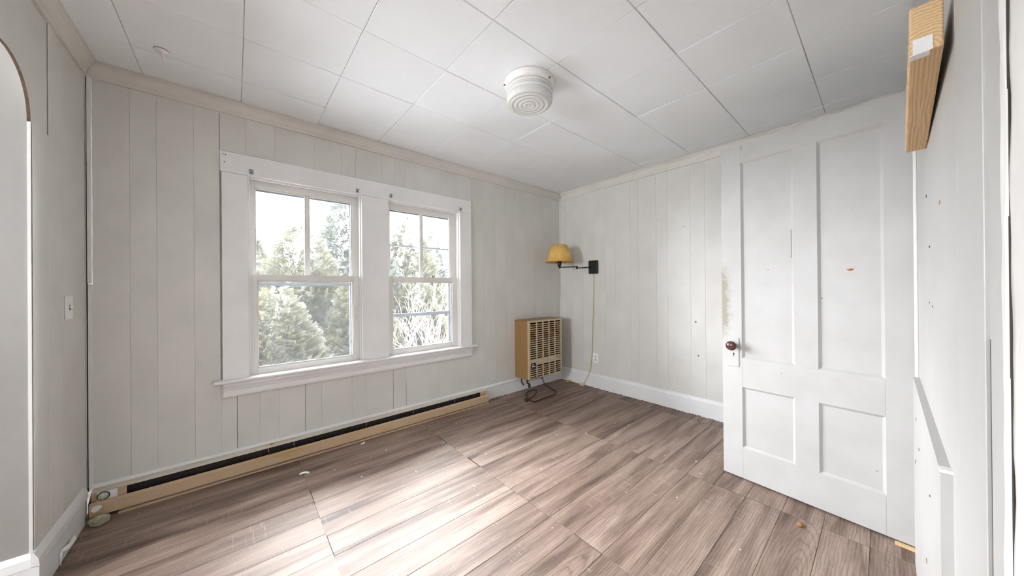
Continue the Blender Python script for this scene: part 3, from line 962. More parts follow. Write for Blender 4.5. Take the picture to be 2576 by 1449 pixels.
for k in range(1, 17):
    z = u_top - k*pitch_u
    gadd('slat', B().prism([(Yf-0.0045, z-0.0050), (Yf-0.0045, z+0.0042), (Yf+0.003, z+0.0042), (Yf+0.003, z-0.0050)], 'X', ux0_, ux1_), rust_slat if 1 < k < 8 else 'gas_front', gr)
for k in range(1, 6):
    z = l_top - k*pitch_l
    gadd('slat', B().prism([(Yf-0.0045, z-0.0050), (Yf-0.0045, z+0.0042), (Yf+0.003, z+0.0042), (Yf+0.003, z-0.0050)], 'X', ux0_, ux1_), 'gas_front', gr)
bd = gadd('badge', B().box(ux0_+0.004, ux0_+0.080, Yf-0.007, Yf-0.004, l_top-0.026, l_top+0.030, 0.001), 'black', gr)
gadd('badge_mark', B().box(ux0_+0.016, ux0_+0.068, Yf-0.0076, Yf-0.0069, l_top-0.014, l_top-0.005), 'paper', gr)
gadd('badge_mark', B().lathe([(0.006, 0), (0.0095, 0), (0.0095, 0.0007), (0.006, 0.0007)], 20).xform(Matrix.Translation((ux0_+0.034, Yf-0.0069, l_top+0.012)) @ Matrix.Rotation(R(90), 4, 'X')), 'paper', gr)
gadd('scraped_mark', B().box(ux1_-0.085, ux1_-0.004, Yf-0.0046, Yf-0.0041, u_bot-0.022, u_bot-0.017), 'rustfix', gr)
gadd('scraped_mark', B().box(ux1_-0.070, ux1_-0.010, Yf-0.0046, Yf-0.0041, u_bot-0.041, u_bot-0.038), 'rustfix', gr)
# fittings below the cabinet
pp = empty('gas_fittings'); pp.parent = ga
gadd('valve', B().box(2.515, 2.66, Yf+0.045, Yf+0.075, 0.150, gz0, 0.004), 'rustfix', pp)
gadd('pipe', B().tube([(2.50, Yf+0.05, 0.17), (2.505, Yf+0.05, 0.125), (2.53, Yf+0.05, 0.115), (2.535, Yf+0.05, 0.070)], 0.012, 10), 'rustfix', pp)
gadd('pipe_nut', B().lathe([(0, 0), (0.018, 0), (0.018, 0.016), (0, 0.016)], 6, (2.533, Yf+0.05, 0.085)), 'rustfix', pp)
gadd('pipe', B().tube([(2.475, Yf+0.12, 0.17), (2.47, Yf+0.11, 0.13), (2.485, Yf+0.10, 0.11), (2.49, Yf+0.10, 0.095)], 0.008, 8), 'rustfix', pp)
gadd('wire', B().tube([(2.60, Yf+0.06, 0.155), (2.68, Yf+0.07, 0.150), (2.74, Yf+0.08, 0.135), (2.77, Yf+0.09, 0.125), (2.79, Yf+0.09, 0.15), (2.80, Yf+0.09, 0.176)], 0.0035, 6), 'cordblack', pp)
gadd('wire', B().tube([(2.72, Yf+0.06, 0.172), (2.745, Yf+0.07, 0.150), (2.76, Yf+0.085, 0.135), (2.765, Yf+0.09, 0.176)], 0.0035, 6), 'cordblack', pp)
def spline(pts, n=8):
    pts = [Vector(p) for p in pts]
    out = []
    P = [pts[0]] + pts + [pts[-1]]
    for i in range(1, len(P)-2):
        for k in range(n):
            t = k/n
            p0, p1, p2, p3 = P[i-1], P[i], P[i+1], P[i+2]
            out.append(0.5*((2*p1) + (-p0+p2)*t + (2*p0-5*p1+4*p2-p3)*t*t + (-p0+3*p1-3*p2+p3)*t**3))
    out.append(pts[-1])
    return out
cord_pts = [(2.80, Yf+0.09, 0.178), (2.785, Yf+0.085, 0.12), (2.80, 2.66, 0.06), (2.84, 2.62, 0.012), (2.82, 2.55, 0.006), (2.80, 2.49, 0.006), (2.72, 2.43, 0.006), (2.58, 2.43, 0.006), (2.42, 2.42, 0.006), (2.37, 2.44, 0.007), (2.41, 2.56, 0.008), (2.50, 2.665, 0.008), (2.58, 2.70, 0.009), (2.64, 2.685, 0.013), (2.63, 2.62, 0.016), (2.54, 2.56, 0.016), (2.44, 2.52, 0.012), (2.36, 2.50, 0.008)]
gadd('power_cord', B().tube(spline(cord_pts), 0.0055, 8), 'cordblack')
pl = gadd('plug', B().lathe([(0, 0), (0.010, 0), (0.016, 0.012), (0.017, 0.034), (0.015, 0.038), (0, 0.038)], 14).xform(Matrix.Translation((2.362, 2.502, 0.0165)) @ Matrix.Rotation(R(20), 4, 'Z') @ Matrix.Rotation(R(-90), 4, 'Y')), 'cordblack')
gadd('prong', B().box(2.300, 2.327, 2.478, 2.4795, 0.012, 0.018), 'zinc', ga)

# ------------------------------------------------------------------ swing-arm wall lamp
lamp = empty('swing_arm_lamp', (XB, 2.283, 1.4515))
tag(lamp, 'black swing-arm wall lamp with an amber cone shade', 'lamp')
lb = Vector((XB, 2.283, 1.4515))
def ladd(nm, b, m, parent=lamp):
    b.xform(Matrix.Translation(-lb))
    return b.obj(nm, m, parent)
ladd('wall_plate', B().box(XB-0.034, XB, 2.224, 2.343, 1.372, 1.531, 0.004, 2), 'black')
EL = Vector((3.108, 2.408, 1.4445))
LP = Vector((2.950, 2.545, 1.4515))
ladd('arm', B().tube([(XB-0.03, 2.297, 1.452), (3.225, 2.318, 1.4515), (EL.x, EL.y, 1.4405)], 0.0062, 10), 'black')
ladd('elbow', B().lathe([(0, -0.018), (0.010, -0.018), (0.0115, -0.014), (0.0115, 0.018), (0.010, 0.022), (0, 0.022)], 16, (EL.x, EL.y, 1.4465)), 'black')
ladd('arm', B().tube([(EL.x, EL.y, 1.457), (LP.x, LP.y, 1.4515)], 0.0062, 10), 'black')
ladd('pivot', B().lathe([(0, -0.014), (0.009, -0.014), (0.010, -0.010), (0.010, 0.012), (0, 0.012)], 14, tuple(LP)), 'black')
sk = ladd('socket', B().lathe([(0, 0), (0.016, 0), (0.022, 0.010), (0.026, 0.075), (0, 0.075)], 20, (LP.x, LP.y, 1.461)), 'black')
ladd('switch_key', B().tube([(LP.x-0.017, LP.y+0.015, 1.503), (LP.x-0.034, LP.y+0.030, 1.503)], 0.003, 8).tube([(LP.x-0.032, LP.y+0.028, 1.503), (LP.x-0.040, LP.y+0.034, 1.503)], 0.006, 8), 'black')
ladd('bulb', B().lathe([(0, 0), (0.013, 0), (0.014, 0.02), (0.028, 0.05), (0.030, 0.068), (0.022, 0.09), (0, 0.098)], 20, (LP.x, LP.y, 1.536)), 'whiteplastic')
zs0, zs1 = 1.513, 1.713
shd = ladd('shade', B().lathe([(0.166, zs0), (0.0935, zs1), (0.0915, zs1), (0.1635, zs0), (0.166, zs0)], 56, (LP.x, LP.y, 0), closed_ends=False), 'shade')
for (z, r0) in ((zs0, 0.1665), (zs1, 0.094)):
    ladd('shade_binding', B().lathe([(r0-0.003, z-0.003), (r0+0.0005, z-0.003), (r0+0.0005, z+0.003), (r0-0.003, z+0.003), (r0-0.003, z-0.003)], 56, (LP.x, LP.y, 0), closed_ends=False), 'shade_trim')
ladd('shade_spider', B().tube([(LP.x-0.0915, LP.y, zs1-0.012), (LP.x+0.0915, LP.y, zs1-0.012)], 0.002, 6).tube([(LP.x, LP.y-0.0915, zs1-0.012), (LP.x, LP.y+0.0915, zs1-0.012)], 0.002, 6).tube([(LP.x, LP.y, 1.53), (LP.x, LP.y, zs1-0.012)], 0.003, 6), 'brass')
cpts = [(XB-0.010, 2.289, 1.374), (XB-0.009, 2.287, 1.20), (XB-0.010, 2.295, 1.00), (XB-0.009, 2.305, 0.80), (XB-0.010, 2.312, 0.60), (XB-0.012, 2.318, 0.43), (XB-0.012, 2.330, 0.33), (XB-0.016, 2.348, 0.20), (XB-0.026, 2.385, 0.10), (XB-0.032, 2.43, 0.03), (XB-0.034, 2.445, 0.02)]
ladd('cord', B().tube(spline(cpts), 0.0042, 8), 'cordcream')
ladd('cord_end_wrap', B().box(XB-0.062, XB-0.023, 2.415, 2.475, 0.0, 0.028, 0.003), 'pink')

# ------------------------------------------------------------------ outlet, switch
ou = empty('wall_outlet', (XB, 2.27, 0.357))
tag(ou, 'white double wall outlet beside the cream lamp cord', 'outlet')
B().box(-0.006, 0, -0.040, 0.040, -0.0585, 0.0585, 0.002, 2).obj('cover_plate', 'whiteplastic', ou)
for z in (-0.020, 0.020):
    r_ = B().lathe([(0, 0), (0.0165, 0), (0.0165, 0.0015), (0, 0.0015)], 24).xform(Matrix.Rotation(R(-90), 4, 'Y')).obj('socket_face', 'whiteplastic', ou, (-0.0058, 0, z))
    for y in (-0.0065, 0.0065):
        B().box(-0.0028, -0.0012, y-0.0014, y+0.0014, -0.001, 0.008).obj('slot', 'void', r_)
    B().box(-0.0028, -0.0012, -0.003, 0.003, -0.011, -0.005).obj('slot', 'void', r_)
sw = empty('light_switch', (XL+0.004, 2.553, 1.127))
tag(sw, 'white toggle light switch on the arch wall', 'light switch')
B().box(0, 0.006, -0.040, 0.040, -0.056, 0.056, 0.002, 2).obj('cover_plate', 'whiteplastic', sw)
B().box(0.0055, 0.0068, -0.0055, 0.0055, -0.013, 0.013).obj('toggle_slot', 'void', sw)
B().box(0.0055, 0.016, -0.004, 0.004, -0.002, 0.010, 0.0015).obj('toggle', 'whiteplastic', sw)

# ------------------------------------------------------------------ ceiling light
cl = empty('ceiling_light', (1.358, 1.399, ZC-0.003))
tag(cl, 'round flush ceiling light with ribbed glass drum', 'ceiling light')
B().lathe([(0.0, 0), (0.150, 0), (0.152, -0.004), (0.149, -0.020), (0.146, -0.040), (0.138, -0.041), (0.0, -0.041)], 72).obj('pan', 'ceramic', cl)
def shell(prof, t=0.004):
    return prof + [(max(0.0, r-t), z+0.0 if i < 1 else z) for i, (r, z) in reversed(list(enumerate(prof)))]
gl = B().lathe([(0.131, -0.041), (0.1375, -0.046), (0.1385, -0.058), (0.134, -0.058), (0.132, -0.046), (0.127, -0.041)], 72, closed_ends=False).obj('glass_collar', 'frosted', cl)
B().lathe([(0.1375, -0.058), (0.1385, -0.074), (0.134, -0.074), (0.133, -0.058)], 432, rib=(108, 0.004), closed_ends=False).obj('ribbed_band', 'clearglass', cl)
B().lathe([(0.1385, -0.074), (0.1405, -0.076), (0.1405, -0.088), (0.1385, -0.090), (0.134, -0.090), (0.134, -0.074)], 72, closed_ends=False).obj('frosted_band', 'frosted', cl)
B().lathe([(0.1385, -0.090), (0.139, -0.104), (0.137, -0.116), (0.131, -0.126), (0.122, -0.132), (0.120, -0.128), (0.128, -0.122), (0.133, -0.114), (0.134, -0.090)], 432, rib=(108, 0.004), closed_ends=False).obj('ribbed_band', 'clearglass', cl)
rp = []
for k in range(0, 61):
    r_ = 0.122*(1-k/60)
    z_ = -0.132 - 0.004*math.sin((0.122-r_)/0.122*math.pi/2) - 0.0045*abs(math.sin((0.122-r_)/0.122*math.pi*4.5))
    rp.append((r_, z_))
rp2 = [(r_, z_+0.005) for r_, z_ in reversed(rp)]
B().lathe(rp + rp2, 96, closed_ends=False).obj('ringed_lens', 'clearglass', cl)
for k in range(3):
    a = R(35 + 120*k)
    B().tube([(0.143*math.cos(a), 0.143*math.sin(a), -0.036), (0.159*math.cos(a), 0.159*math.sin(a), -0.036)], 0.0025, 8).tube([(0.153*math.cos(a), 0.153*math.sin(a), -0.036), (0.160*math.cos(a), 0.160*math.sin(a), -0.036)], 0.0045, 8).obj('thumb_screw', 'brass', cl)
for s in (-1, 1):
    bu = B().lathe([(0, 0), (0.013, 0), (0.014, -0.014), (0.026, -0.036), (0.028, -0.05), (0.020, -0.066), (0, -0.072)], 20).xform(Matrix.Rotation(R(55*s), 4, 'Y')).obj('bulb', 'whiteplastic', cl, (0.01*s, 0, -0.050))

# ceiling hook
hk = empty('ceiling_hook', (-0.285, 2.438, ZC-0.003))
tag(hk, 'small white painted hook stub in the ceiling tile', 'hook')
B().lathe([(0, 0), (0.028, 0), (0.026, -0.003), (0.014, -0.008), (0.008, -0.010), (0, -0.010)], 18).obj('rose', 'casing', hk)
B().tube([(0.004, 0, -0.006), (0.006, 0, -0.03), (0.006, -0.002, -0.048), (0.008, -0.002, -0.062)], 0.0055, 8, taper=[1.2, 1.0, 0.8, 0.5]).obj('stem', 'casing', hk)

# ------------------------------------------------------------------ door
P0 = Vector((2.392, 0.687, 0)); P1 = Vector((2.330, -0.097, 0))
du = (P1-P0); DL = du.length
dang = math.atan2(du.y, du.x)
door = empty('door_1', (P0.x, P0.y, 0), dang)
tag(door, 'open old white four-panel door with brown knob', 'door', 'structure')
# local: x from the free edge to the hinge, y = depth (room side face at y=0 towards -X of the room), z up
TH = 0.036
def dadd(nm, b, m='door', parent=door):
    return b.obj(nm, m, parent)
side = 1  # local +y: away from camera
z0, z1 = 0.011, 2.089
S = [(0.0, 0.108), (0.358, 0.457), (0.689, DL)]
RZ = [(z0, 0.203), (0.577, 0.756), (1.972, z1)]
# which local y side faces the camera
nloc = Vector((-du.y, du.x, 0)).normalized()      # local +y in world
cam_side = -1 if nloc.dot(Vector((0, 0, 0))-P0) < 0 else 1
def yb(d0, d1):
    """depth interval measured from the camera-side face inwards"""
    a, b_ = -cam_side*d0, -cam_side*d1
    return min(a, b_), max(a, b_)
def dbox(x0, x1, d0, d1, za, zb, bev=0.0008):
    y0, y1 = yb(d0, d1)
    return B().box(x0, x1, y0, y1, za, zb, bev)
dadd('stile', dbox(0.0, 0.108, 0, TH, z0, z1, 0.0012))
dadd('stile', dbox(0.689, DL, 0, TH, z0, z1, 0.0012))
for (za, zb) in RZ:
    dadd('rail', dbox(0.108, 0.689, 0, TH, za, zb))
for (za, zb) in ((0.203, 0.577), (0.756, 1.972)):
    dadd('mullion', dbox(0.358, 0.457, 0, TH, za, zb))
def panel(x0, x1, za, zb):
    p = dadd('panel', dbox(x0-0.002, x1+0.002, 0.0105, 0.026, za-0.002, zb+0.002, 0))
    # sloped sticking round the panel
    bm = bmesh.new()
    w = 0.011
    yf, yr = -cam_side*0.0015, -cam_side*0.0100
    o_ = [(x0, za), (x1, za), (x1, zb), (x0, zb)]
    i_ = [(x0+w, za+w), (x1-w, za+w), (x1-w, zb-w), (x0+w, zb-w)]
    vo = [bm.verts.new((x, yf, z)) for x, z in o_]
    vi = [bm.verts.new((x, yr, z)) for x, z in i_]
    vb = [bm.verts.new((x, -cam_side*0.0105, z)) for x, z in i_]
    vc = [bm.verts.new((x, -cam_side*0.0105, z)) for x, z in o_]
    for k in range(4):
        j = (k+1) % 4
        bm.faces.new((vo[k], vo[j], vi[j], vi[k]))
        bm.faces.new((vi[k], vi[j], vb[j], vb[k]))
        bm.faces.new((vb[k], vb[j], vc[j], vc[k]))
        bm.faces.new((vc[k], vc[j], vo[j], vo[k]))
    bmesh.ops.recalc_face_normals(bm, faces=bm.faces)
    me = bpy.data.meshes.new('sticking')
    bm.to_mesh(me); bm.free()
    link('sticking', me, 'door', p)
for (xa, xb) in ((0.108, 0.358), (0.457, 0.689)):
    for (za, zb) in ((0.203, 0.577), (0.756, 1.972)):
        panel(xa, xb, za, zb)
for (x, za, zb) in ((0.347, 1.36, 1.52), (0.681, 1.42, 1.66), (0.1135, 2.052, 2.075)):
    y0, y1 = yb(-0.0006 if x < 0.2 else 0.0092, 0.0030 if x < 0.2 else 0.012)
    dadd('paint_crack', B().box(x-0.0011, x+0.0011, y0, y1, za, zb), 'void')
y0, y1 = yb(-0.0045, 0.0)
lp = dadd('lock_plate', B().box(0.034, 0.093, y0, y1, 0.698, 0.880, 0.0022, 1))
y0, y1 = yb(-0.0052, -0.0040)
dadd('keyhole', B().box(0.0615, 0.0655, y0, y1, 0.762, 0.776).lathe([(0, -0.0005), (0.0045, -0.0005), (0.0045, 0.0005), (0, 0.0005)], 14).xform(Matrix.Identity(4)), 'void', lp) if False else None
kh = B().lathe([(0, -0.0006), (0.0048, -0.0006), (0.0048, 0.0006), (0, 0.0006)], 16).xform(Matrix.Translation((0.0635, cam_side*0.0046, 0.779)) @ Matrix.Rotation(R(90), 4, 'X'))
kh.box(0.0615, 0.0655, *yb(-0.0052, -0.0040), 0.763, 0.779)
dadd('keyhole', kh, 'void', lp)
kn = B().lathe([(0, 0), (0.013, 0), (0.013, 0.004), (0.009, 0.008), (0.009, 0.020), (0.016, 0.024), (0.0265, 0.031), (0.0295, 0.040), (0.0265, 0.048), (0.016, 0.053), (0, 0.055)], 36)
kn.xform(Matrix.Translation((0.0635, cam_side*0.0045, 0.832)) @ Matrix.Rotation(R(-90*cam_side), 4, 'X'))
dadd('knob', kn, 'knob')
for (x, z, s, mm) in ((0.575, 1.276, 0.013, 'wood_chip'), (0.469, 1.132, 0.007, 'wood_chip'), (0.35, 1.02, 0.004, 'crumb'), (0.30, 0.70, 0.004, 'crumb'), (0.66, 0.30, 0.004, 'void'), (0.24, 1.30, 0.004, 'crumb')):
    inpanel = (0.108 < x < 0.358 or 0.457 < x < 0.689) and (0.203 < z < 0.577 or 0.756 < z < 1.972)
    c = blob('paint_chip', mm, (x, -cam_side*(0.0105 if inpanel else 0.0), z), (s, 0.0012, s*0.45), x*20, 0.6, 1, door)
dadd('latch_face', B().box(-0.0008, 0.0, *yb(0.008, 0.028), 0.80, 0.87), 'brass')
for zz in (0.30, 1.80):
    dadd('hinge', B().lathe([(0, -0.045), (0.006, -0.045), (0.006, 0.045), (0, 0.045)], 12, (DL+0.004, -cam_side*TH*0.5, zz)), 'door')

# ------------------------------------------------------------------ near wall trim beside the door
tr7 = B().box(2.262, 2.300, YN, YN+0.010, 0.79, 2.42, 0.002).obj('trim_7', 'trim')
tag(tr7, 'narrow white strip on the wall behind the door hinge edge', 'trim', 'structure')
tr8 = empty('trim_8', (1.72, YN, 0))
tag(tr8, 'half-height white board fixed to the near wall below the pine block', 'wall trim', 'structure')
B().prism([(-0.52, 0.0), (-0.52, 0.778), (-0.40, 0.783), (0.0, 0.792), (0.30, 0.800), (0.50, 0.804), (0.50, 0.0)], 'Y', 0.0, 0.0175).obj('board', 'panel_near', tr8)
B().prism([(-0.521, 0.779), (-0.521, 0.7865), (-0.50, 0.787), (-0.50, 0.781)], 'Y', -0.0, 0.0182).obj('end_lip', 'trim', tr8)
for (x, z, s, mm) in ((0.39, 0.469, 0.012, 'crumb'), (0.17, 0.594, 0.008, 'crumb'), (-0.12, 0.345, 0.011, 'brass'), (0.33, 0.66, 0.008, 'crumb'), (-0.26, 0.61, 0.005, 'void')):
    blob('paint_chip', mm, (x, 0.0176, z), (s, 0.0015, s*0.8), x*20+9, 0.6, 1, tr8)

# rough plastered casing at the edge of the opening
def rough_casing(x0, x1, d, seed):
    bm = bmesh.new()
    nz, nx = 90, 8
    rows = []
    for k in range(nz+1):
        z = ZC*k/nz
        row = []
        for i in range(nx+1):
            t = i/nx
            x = x0 + (x1-x0)*t + 0.004*mnoise.noise(Vector((t*2, z*6, seed)))
            y = YN + d*math.sin(math.pi*min(1, 0.12+t*0.8))**0.6 + 0.0025*mnoise.noise(Vector((t*3, z*11, seed+9)))
            row.append(bm.verts.new((x, y, z)))
        row.insert(0, bm.verts.new((x0+0.003*mnoise.noise(Vector((0, z*6, seed))), YN-0.006, z)))
        row.append(bm.verts.new((x1+0.003*mnoise.noise(Vector((2, z*6, seed))), YN-0.006, z)))
        rows.append(row)
    for k in range(nz):
        for i in range(len(rows[0])-1):
            bm.faces.new((rows[k][i], rows[k][i+1], rows[k+1][i+1], rows[k+1][i]))
    bmesh.ops.recalc_face_normals(bm, faces=bm.faces)
    for f in bm.faces: f.smooth = True
    me = bpy.data.meshes.new('strip')
    bm.to_mesh(me); bm.free()
    return me
tr9 = empty('trim_9', (0, 0, 0))
tag(tr9, 'rough plastered edge of the opening with a dark crack', 'opening trim', 'structure')
link('rough_strip', rough_casing(0.716, 0.690, 0.003, 1.0), 'plaster', tr9)
link('rough_strip', rough_casing(0.672, 0.56, 0.003, 5.0), 'plaster', tr9)
for xa, xb, za, zb in ((0.672, 0.688, 1.43, ZC), (0.678, 0.684, 1.28, 1.43), (0.673, 0.688, 1.09, 1.28), (0.676, 0.685, 0.0, 1.09)):
    B().box(xa, xb, YN-0.006, YN+0.0012, za, zb).obj('crack', 'void', tr9)
B().box(0.497, 0.60, YN-0.13, YN-0.002, 0, ZC).obj('end_board', 'plaster', tr9)

# ------------------------------------------------------------------ pine block on the near wall
pb = empty('pine_block', (1.109, -0.062, 1.6956), R(-1.1))
pb.scale = (1.18, 1.18, 1.18)
tag(pb, 'raw pine two-by-four block on the near wall with white tape', 'lumber')
B().box(0, 0.575, -0.019, 0.019, 0.0, 0.089, 0.0025, 2).obj('lumber', 'pine', pb, rot=(0, R(2.6), 0))
tp = B().box(-0.0012, -0.0002, -0.007, 0.0155, 0.0, 0.027, 0.0002).obj('tape', 'paper', pb, rot=(0, R(2.6), 0))
B().box(-0.0012, 0.017, -0.004, 0.019, -0.0014, -0.0003).obj('tape_fold', 'paper', tp)
for k, (t, z) in enumerate(((0.05, 0.05), (0.10, 0.03), (0.13, 0.045), (0.16, 0.02), (0.42, 0.03), (0.47, 0.02))):
    blob('splinter', 'shim', (t, 0.019, z-0.04*t), (0.004, 0.002, 0.0015), k*3.0, 0.7, 1, pb)

# ------------------------------------------------------------------ loose bits on the floor
rk = blob('rock', 'rock', (-0.537, 2.645, 0), (0.034, 0.022, 0.029), 4, 0.3, 3)
tag(rk, 'mossy grey stone on the floor by the baseboard heater end', 'rock')
wrp = empty('torn_wrapper', (XL+0.0205, 2.43, 0.045))
B().tube([(0.004, -0.05, 0.012), (0.010, -0.02, 0.004), (0.014, 0.02, 0.0), (0.010, 0.06, -0.004), (0.006, 0.085, 0.002)], 0.011, 7, taper=[0.5, 1.0, 0.8, 1.0, 0.3]).obj('crumpled_film', 'paper', wrp)
B().tube([(0.004, -0.055, 0.012), (0.006, -0.065, -0.01), (0.005, -0.06, -0.045)], 0.005, 6, taper=[1, 0.7, 0.4]).obj('hanging_strip', 'paper', wrp)
tag(wrp, 'torn white film stuck on the cracked baseboard', 'scrap')
tb = B().tube([(-0.025, 0.010, 0.006), (0.0, 0.012, 0.006), (0.012, 0.006, 0.006), (0.024, -0.012, 0.006)], 0.0058, 10).obj('plastic_tube', 'paper', None, (0.335, 2.480, 0))
tag(tb, 'short bent white plastic tube on the floor', 'tube')
cr = empty('plaster_crumbs', (0.746, 2.66, 0))
for k, (x, y, s) in enumerate(((-0.006, 0.0, 0.010), (0.012, 0.010, 0.009), (0.004, -0.008, 0.006))):
    blob('crumb', 'paper', (x, y, 0), (s, s*0.8, s*0.7), k+2, 0.4, 1, cr)
tag(cr, 'small pile of white plaster crumbs before the baseboard heater', 'crumbs')
gs = B().box(-0.022, 0.022, -0.007, 0.007, 0.0, 0.004, 0.001).obj('green_scrap', 'green', None, (1.222, 2.252, 0), (0, 0, 0.5))
tag(gs, 'small green plastic scrap on the floor', 'scrap')
ys = blob('yellow_scrap', 'yellow', (3.215, 2.64, 0), (0.045, 0.022, 0.012), 8, 0.5, 2)
tag(ys, 'yellow foam scrap in the corner beside the baseboard', 'scrap')
oc = blob('wood_chip', 'wood_chip', (2.136, 0.283, 0), (0.018, 0.012, 0.006), 6, 0.7, 1)
tag(oc, 'orange wood chip on the floor before the door', 'wood chip')
sh = B().box(-0.03, 0.03, -0.012, 0.012, 0.0, 0.010, 0.001).obj('wood_shim', 'shim', None, (2.318, -0.055, 0), (0, 0, R(86)))
tag(sh, 'pale wood shim under the hinge edge of the door', 'shim')
# rust-brown crumbs of old adhesive along the right baseboard
def crumb_line(name, pts, n, seed, label):
    rr = random.Random(seed)
    b = B()
    (xa, ya), (xb, yb_) = pts
    for k in range(n):
        t = rr.random()
        bm = bmesh.new()
        bmesh.ops.create_icosphere(bm, subdivisions=1, radius=1)
        s = rr.uniform(0.002, 0.006)
        for v in bm.verts:
            v.co = Vector((v.co.x*s, v.co.y*s*rr.uniform(1, 2.2), (v.co.z+0.8)*s*0.6)) + Vector((xa+(xb-xa)*t + rr.uniform(-0.004, 0.004), ya+(yb_-ya)*t, 0))
        b.merge(bm)
    o = b.obj(name, 'crumb')
    tag(o, label, 'crumbs', 'stuff')
crumb_line('adhesive_crumbs', ((XB-0.023, 1.0), (XB-0.023, 2.75)), 150, 3, 'rust-brown adhesive crumbs along the baseboard under the lamp')
crumb_line('dirt_crumbs', ((2.02, YA-0.022), (3.24, YA-0.022)), 90, 4, 'dark crumbs along the baseboard under the furnace')

def flecks():
    rr = random.Random(77)
    b = B()
    for k in range(46):
        x, y = rr.uniform(0.4, 3.1), rr.uniform(0.35, 2.55)
        if x > 2.2 and y < 0.75:
            continue
        sz = rr.uniform(0.0022, 0.0055)
        t = bmesh.new()
        bmesh.ops.create_icosphere(t, subdivisions=1, radius=1)
        for v in t.verts:
            v.co = Vector((v.co.x*sz*rr.uniform(0.8, 1.8) + x, v.co.y*sz + y, (v.co.z+0.85)*sz*0.35))
        b.merge(t)
    tag(b.obj('paint_flecks', 'paper'), 'tiny white paint flecks scattered over the plank floor', 'paint flecks', 'stuff')
flecks()

# ------------------------------------------------------------------ outside: ground, cedars, bare shrubs
GZ = -0.65
bm = bmesh.new()
bmesh.ops.create_grid(bm, x_segments=60, y_segments=60, size=30)
for v in bm.verts:
    v.co.z = 0.12*mnoise.noise(v.co*0.35)
me = bpy.data.meshes.new('ground'); bm.to_mesh(me); bm.free()
gnd = link('ground', me, 'snow', None, (3, 33.2, GZ))
tag(gnd, 'patchy snow and brown grass outside the windows', 'ground', 'structure')

def cedar(name, x, y, h, r, seed, mname, label, n=2600, spray=0.15):
    rr = random.Random(seed)
    e = empty(name, (x, y, GZ))
    tag(e, label, 'tree')
    verts, faces = [], []
    def leaf(p, d, side_, ln, wd):
        i = len(verts)
        verts.extend((p, p + d*ln*0.5 + side_*wd, p + d*ln, p + d*ln*0.5 - side_*wd))
        faces.append((i, i+1, i+2, i+3))
    for k in range(n):
        t = 1-math.sqrt(rr.random()*0.985)
        ang = rr.uniform(0, 2*math.pi)
        lump = 1 + 0.28*mnoise.noise(Vector((math.cos(ang)*1.7+seed, math.sin(ang)*1.7, t*h*1.6)))
        rad = r*(max(0.0, 1-t)**0.62)*lump*(0.5+0.5*rr.random()**0.5)
        p = Vector((math.cos(ang)*rad, math.sin(ang)*rad, 0.05 + t*h))
        out = Vector((math.cos(ang), math.sin(ang), rr.uniform(0.1, 1.1))).normalized()
        tang = Vector((-math.sin(ang), math.cos(ang), rr.uniform(-0.5, 0.5))).normalized()
        sz = spray*rr.uniform(0.6, 1.25)*(1-0.35*t)
        nrm = out.cross(tang).normalized()
        if rr.random() < 0.5:
            tang = (tang*0.4 + nrm*0.9).normalized()
        # a flat drooping fan: axis plus alternating leaflets
        leaf(p, out, tang, sz*1.2, sz*0.035)
        for q in range(5):
            for s in (-1, 1):
                b0 = p + out*sz*(0.1+0.2*q)
                d = (out*0.75 + tang*s*0.75 + Vector((0, 0, rr.uniform(-0.35, 0.1)))).normalized()
                leaf(b0, d, (out.cross(d)).normalized().cross(d)*1.0, sz*(0.62-0.08*q), sz*0.075)
    me = bpy.data.meshes.new('foliage')
    me.from_pydata([tuple(v) for v in verts], [], faces)
    fo = link('foliage', me, mname, e)
    # dense inner twigs
    bm = bmesh.new()
    bmesh.ops.create_cone(bm, cap_ends=True, segments=14, radius1=r*0.62, radius2=0.02, depth=h*0.86)
    bmesh.ops.subdivide_edges(bm, edges=bm.edges[:], cuts=5, use_grid_fill=True)
    for v in bm.verts:
        v.co.z += h*0.43
        q = 1 + 0.5*mnoise.noise(v.co*3.1 + Vector((seed, 0, 0)))
        v.co.x *= q; v.co.y *= q
    me2 = bpy.data.meshes.new('inner_foliage'); bm.to_mesh(me2); bm.free()
    link('inner_foliage', me2, mname, e)
    B().tube([(0, 0, -0.1), (0.02, 0.01, h*0.4), (0, 0, h*0.92)], 0.06, 8, taper=[1, 0.6, 0.1]).obj('trunk', 'bark', e)
    return e
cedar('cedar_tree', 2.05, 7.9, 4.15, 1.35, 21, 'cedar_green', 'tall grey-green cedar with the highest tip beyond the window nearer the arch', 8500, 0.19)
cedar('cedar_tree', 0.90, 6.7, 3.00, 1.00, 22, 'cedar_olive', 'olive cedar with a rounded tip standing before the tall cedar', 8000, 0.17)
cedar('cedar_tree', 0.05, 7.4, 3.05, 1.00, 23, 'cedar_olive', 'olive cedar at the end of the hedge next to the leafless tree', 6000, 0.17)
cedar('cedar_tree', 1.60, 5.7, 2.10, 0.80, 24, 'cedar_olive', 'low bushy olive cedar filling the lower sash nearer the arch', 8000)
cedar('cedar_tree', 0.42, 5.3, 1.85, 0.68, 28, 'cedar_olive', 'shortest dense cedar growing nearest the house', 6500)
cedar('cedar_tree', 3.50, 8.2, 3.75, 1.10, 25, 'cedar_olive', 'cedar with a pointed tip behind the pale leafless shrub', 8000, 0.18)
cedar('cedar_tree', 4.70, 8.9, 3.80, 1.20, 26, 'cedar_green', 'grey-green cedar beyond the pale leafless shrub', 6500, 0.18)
cedar('cedar_tree', 2.95, 6.6, 2.1, 0.85, 27, 'cedar_olive', 'low olive cedar close behind the taller pale shrub', 6000)

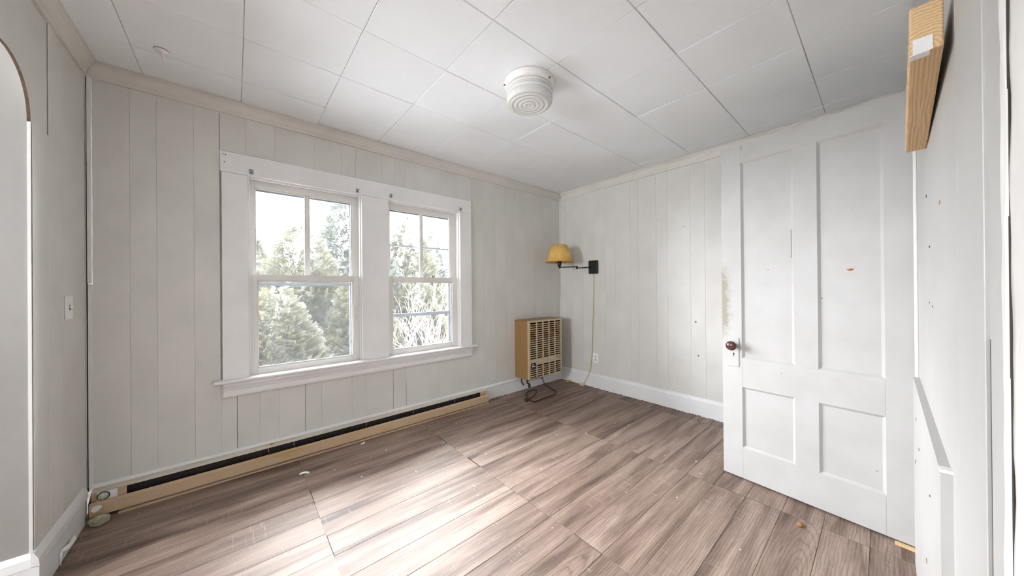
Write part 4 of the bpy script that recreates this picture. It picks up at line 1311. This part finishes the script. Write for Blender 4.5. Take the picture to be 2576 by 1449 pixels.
def bare(name, x, y, h, seed, mname, label, stems=5, spread=0.55, r0=0.014, depth=4):
    rr = random.Random(seed)
    e = empty(name, (x, y, GZ))
    tag(e, label, 'shrub')
    b = B()
    segs = []
    def grow(p, d, ln, r, lev):
        pts = [p]
        q, dd = p.copy(), d.copy()
        for k in range(4):
            dd = (dd + Vector((rr.uniform(-1, 1), rr.uniform(-1, 1), rr.uniform(-0.4, 0.7)))*0.18).normalized()
            q = q + dd*ln/4
            pts.append(q.copy())
        segs.append((pts, r))
        if lev > 0:
            for k in range(rr.choice((2, 3, 3))):
                i = rr.choice((2, 3, 4))
                nd = (dd + Vector((rr.uniform(-1, 1), rr.uniform(-1, 1), rr.uniform(-0.3, 0.8)))*0.75).normalized()
                grow(pts[i], nd, ln*rr.uniform(0.55, 0.8), r*0.58, lev-1)
    out = []
    for s in range(stems):
        d = Vector((rr.uniform(-1, 1)*spread, rr.uniform(-1, 1)*spread, 1)).normalized()
        segs = []
        grow(Vector((rr.uniform(-0.06, 0.06), rr.uniform(-0.06, 0.06), -0.1)), d, h*0.45, r0, depth)
        bs = B()
        for pts, r in segs:
            bs.tube(pts, max(r, 0.0022), 4, cap=False, taper=[1, 0.92, 0.84, 0.76, 0.66])
        bs.obj('branches', mname, e)
    return e
bare('bare_shrub', 2.15, 4.75, 1.6, 31, 'twig_pale', 'pale leafless branching shrub close outside the window nearer the furnace', 6, 0.7, 0.020)
bare('bare_shrub', 2.55, 5.3, 1.9, 32, 'twig_pale', 'taller pale leafless shrub behind the branching one', 5, 0.5, 0.016)
bare('bare_shrub', 0.35, 4.6, 0.85, 33, 'twig_red', 'low reddish leafless twigs before the shortest dense cedar', 6, 0.8, 0.009)
bare('bare_shrub', 1.05, 4.8, 0.75, 34, 'twig_red', 'low reddish leafless twigs before the low bushy cedar', 6, 0.8, 0.009)
bare('bare_tree', 0.35, 9.5, 4.0, 35, 'twig_grey', 'thin grey leafless tree behind the cedar hedge', 3, 0.25, 0.03)
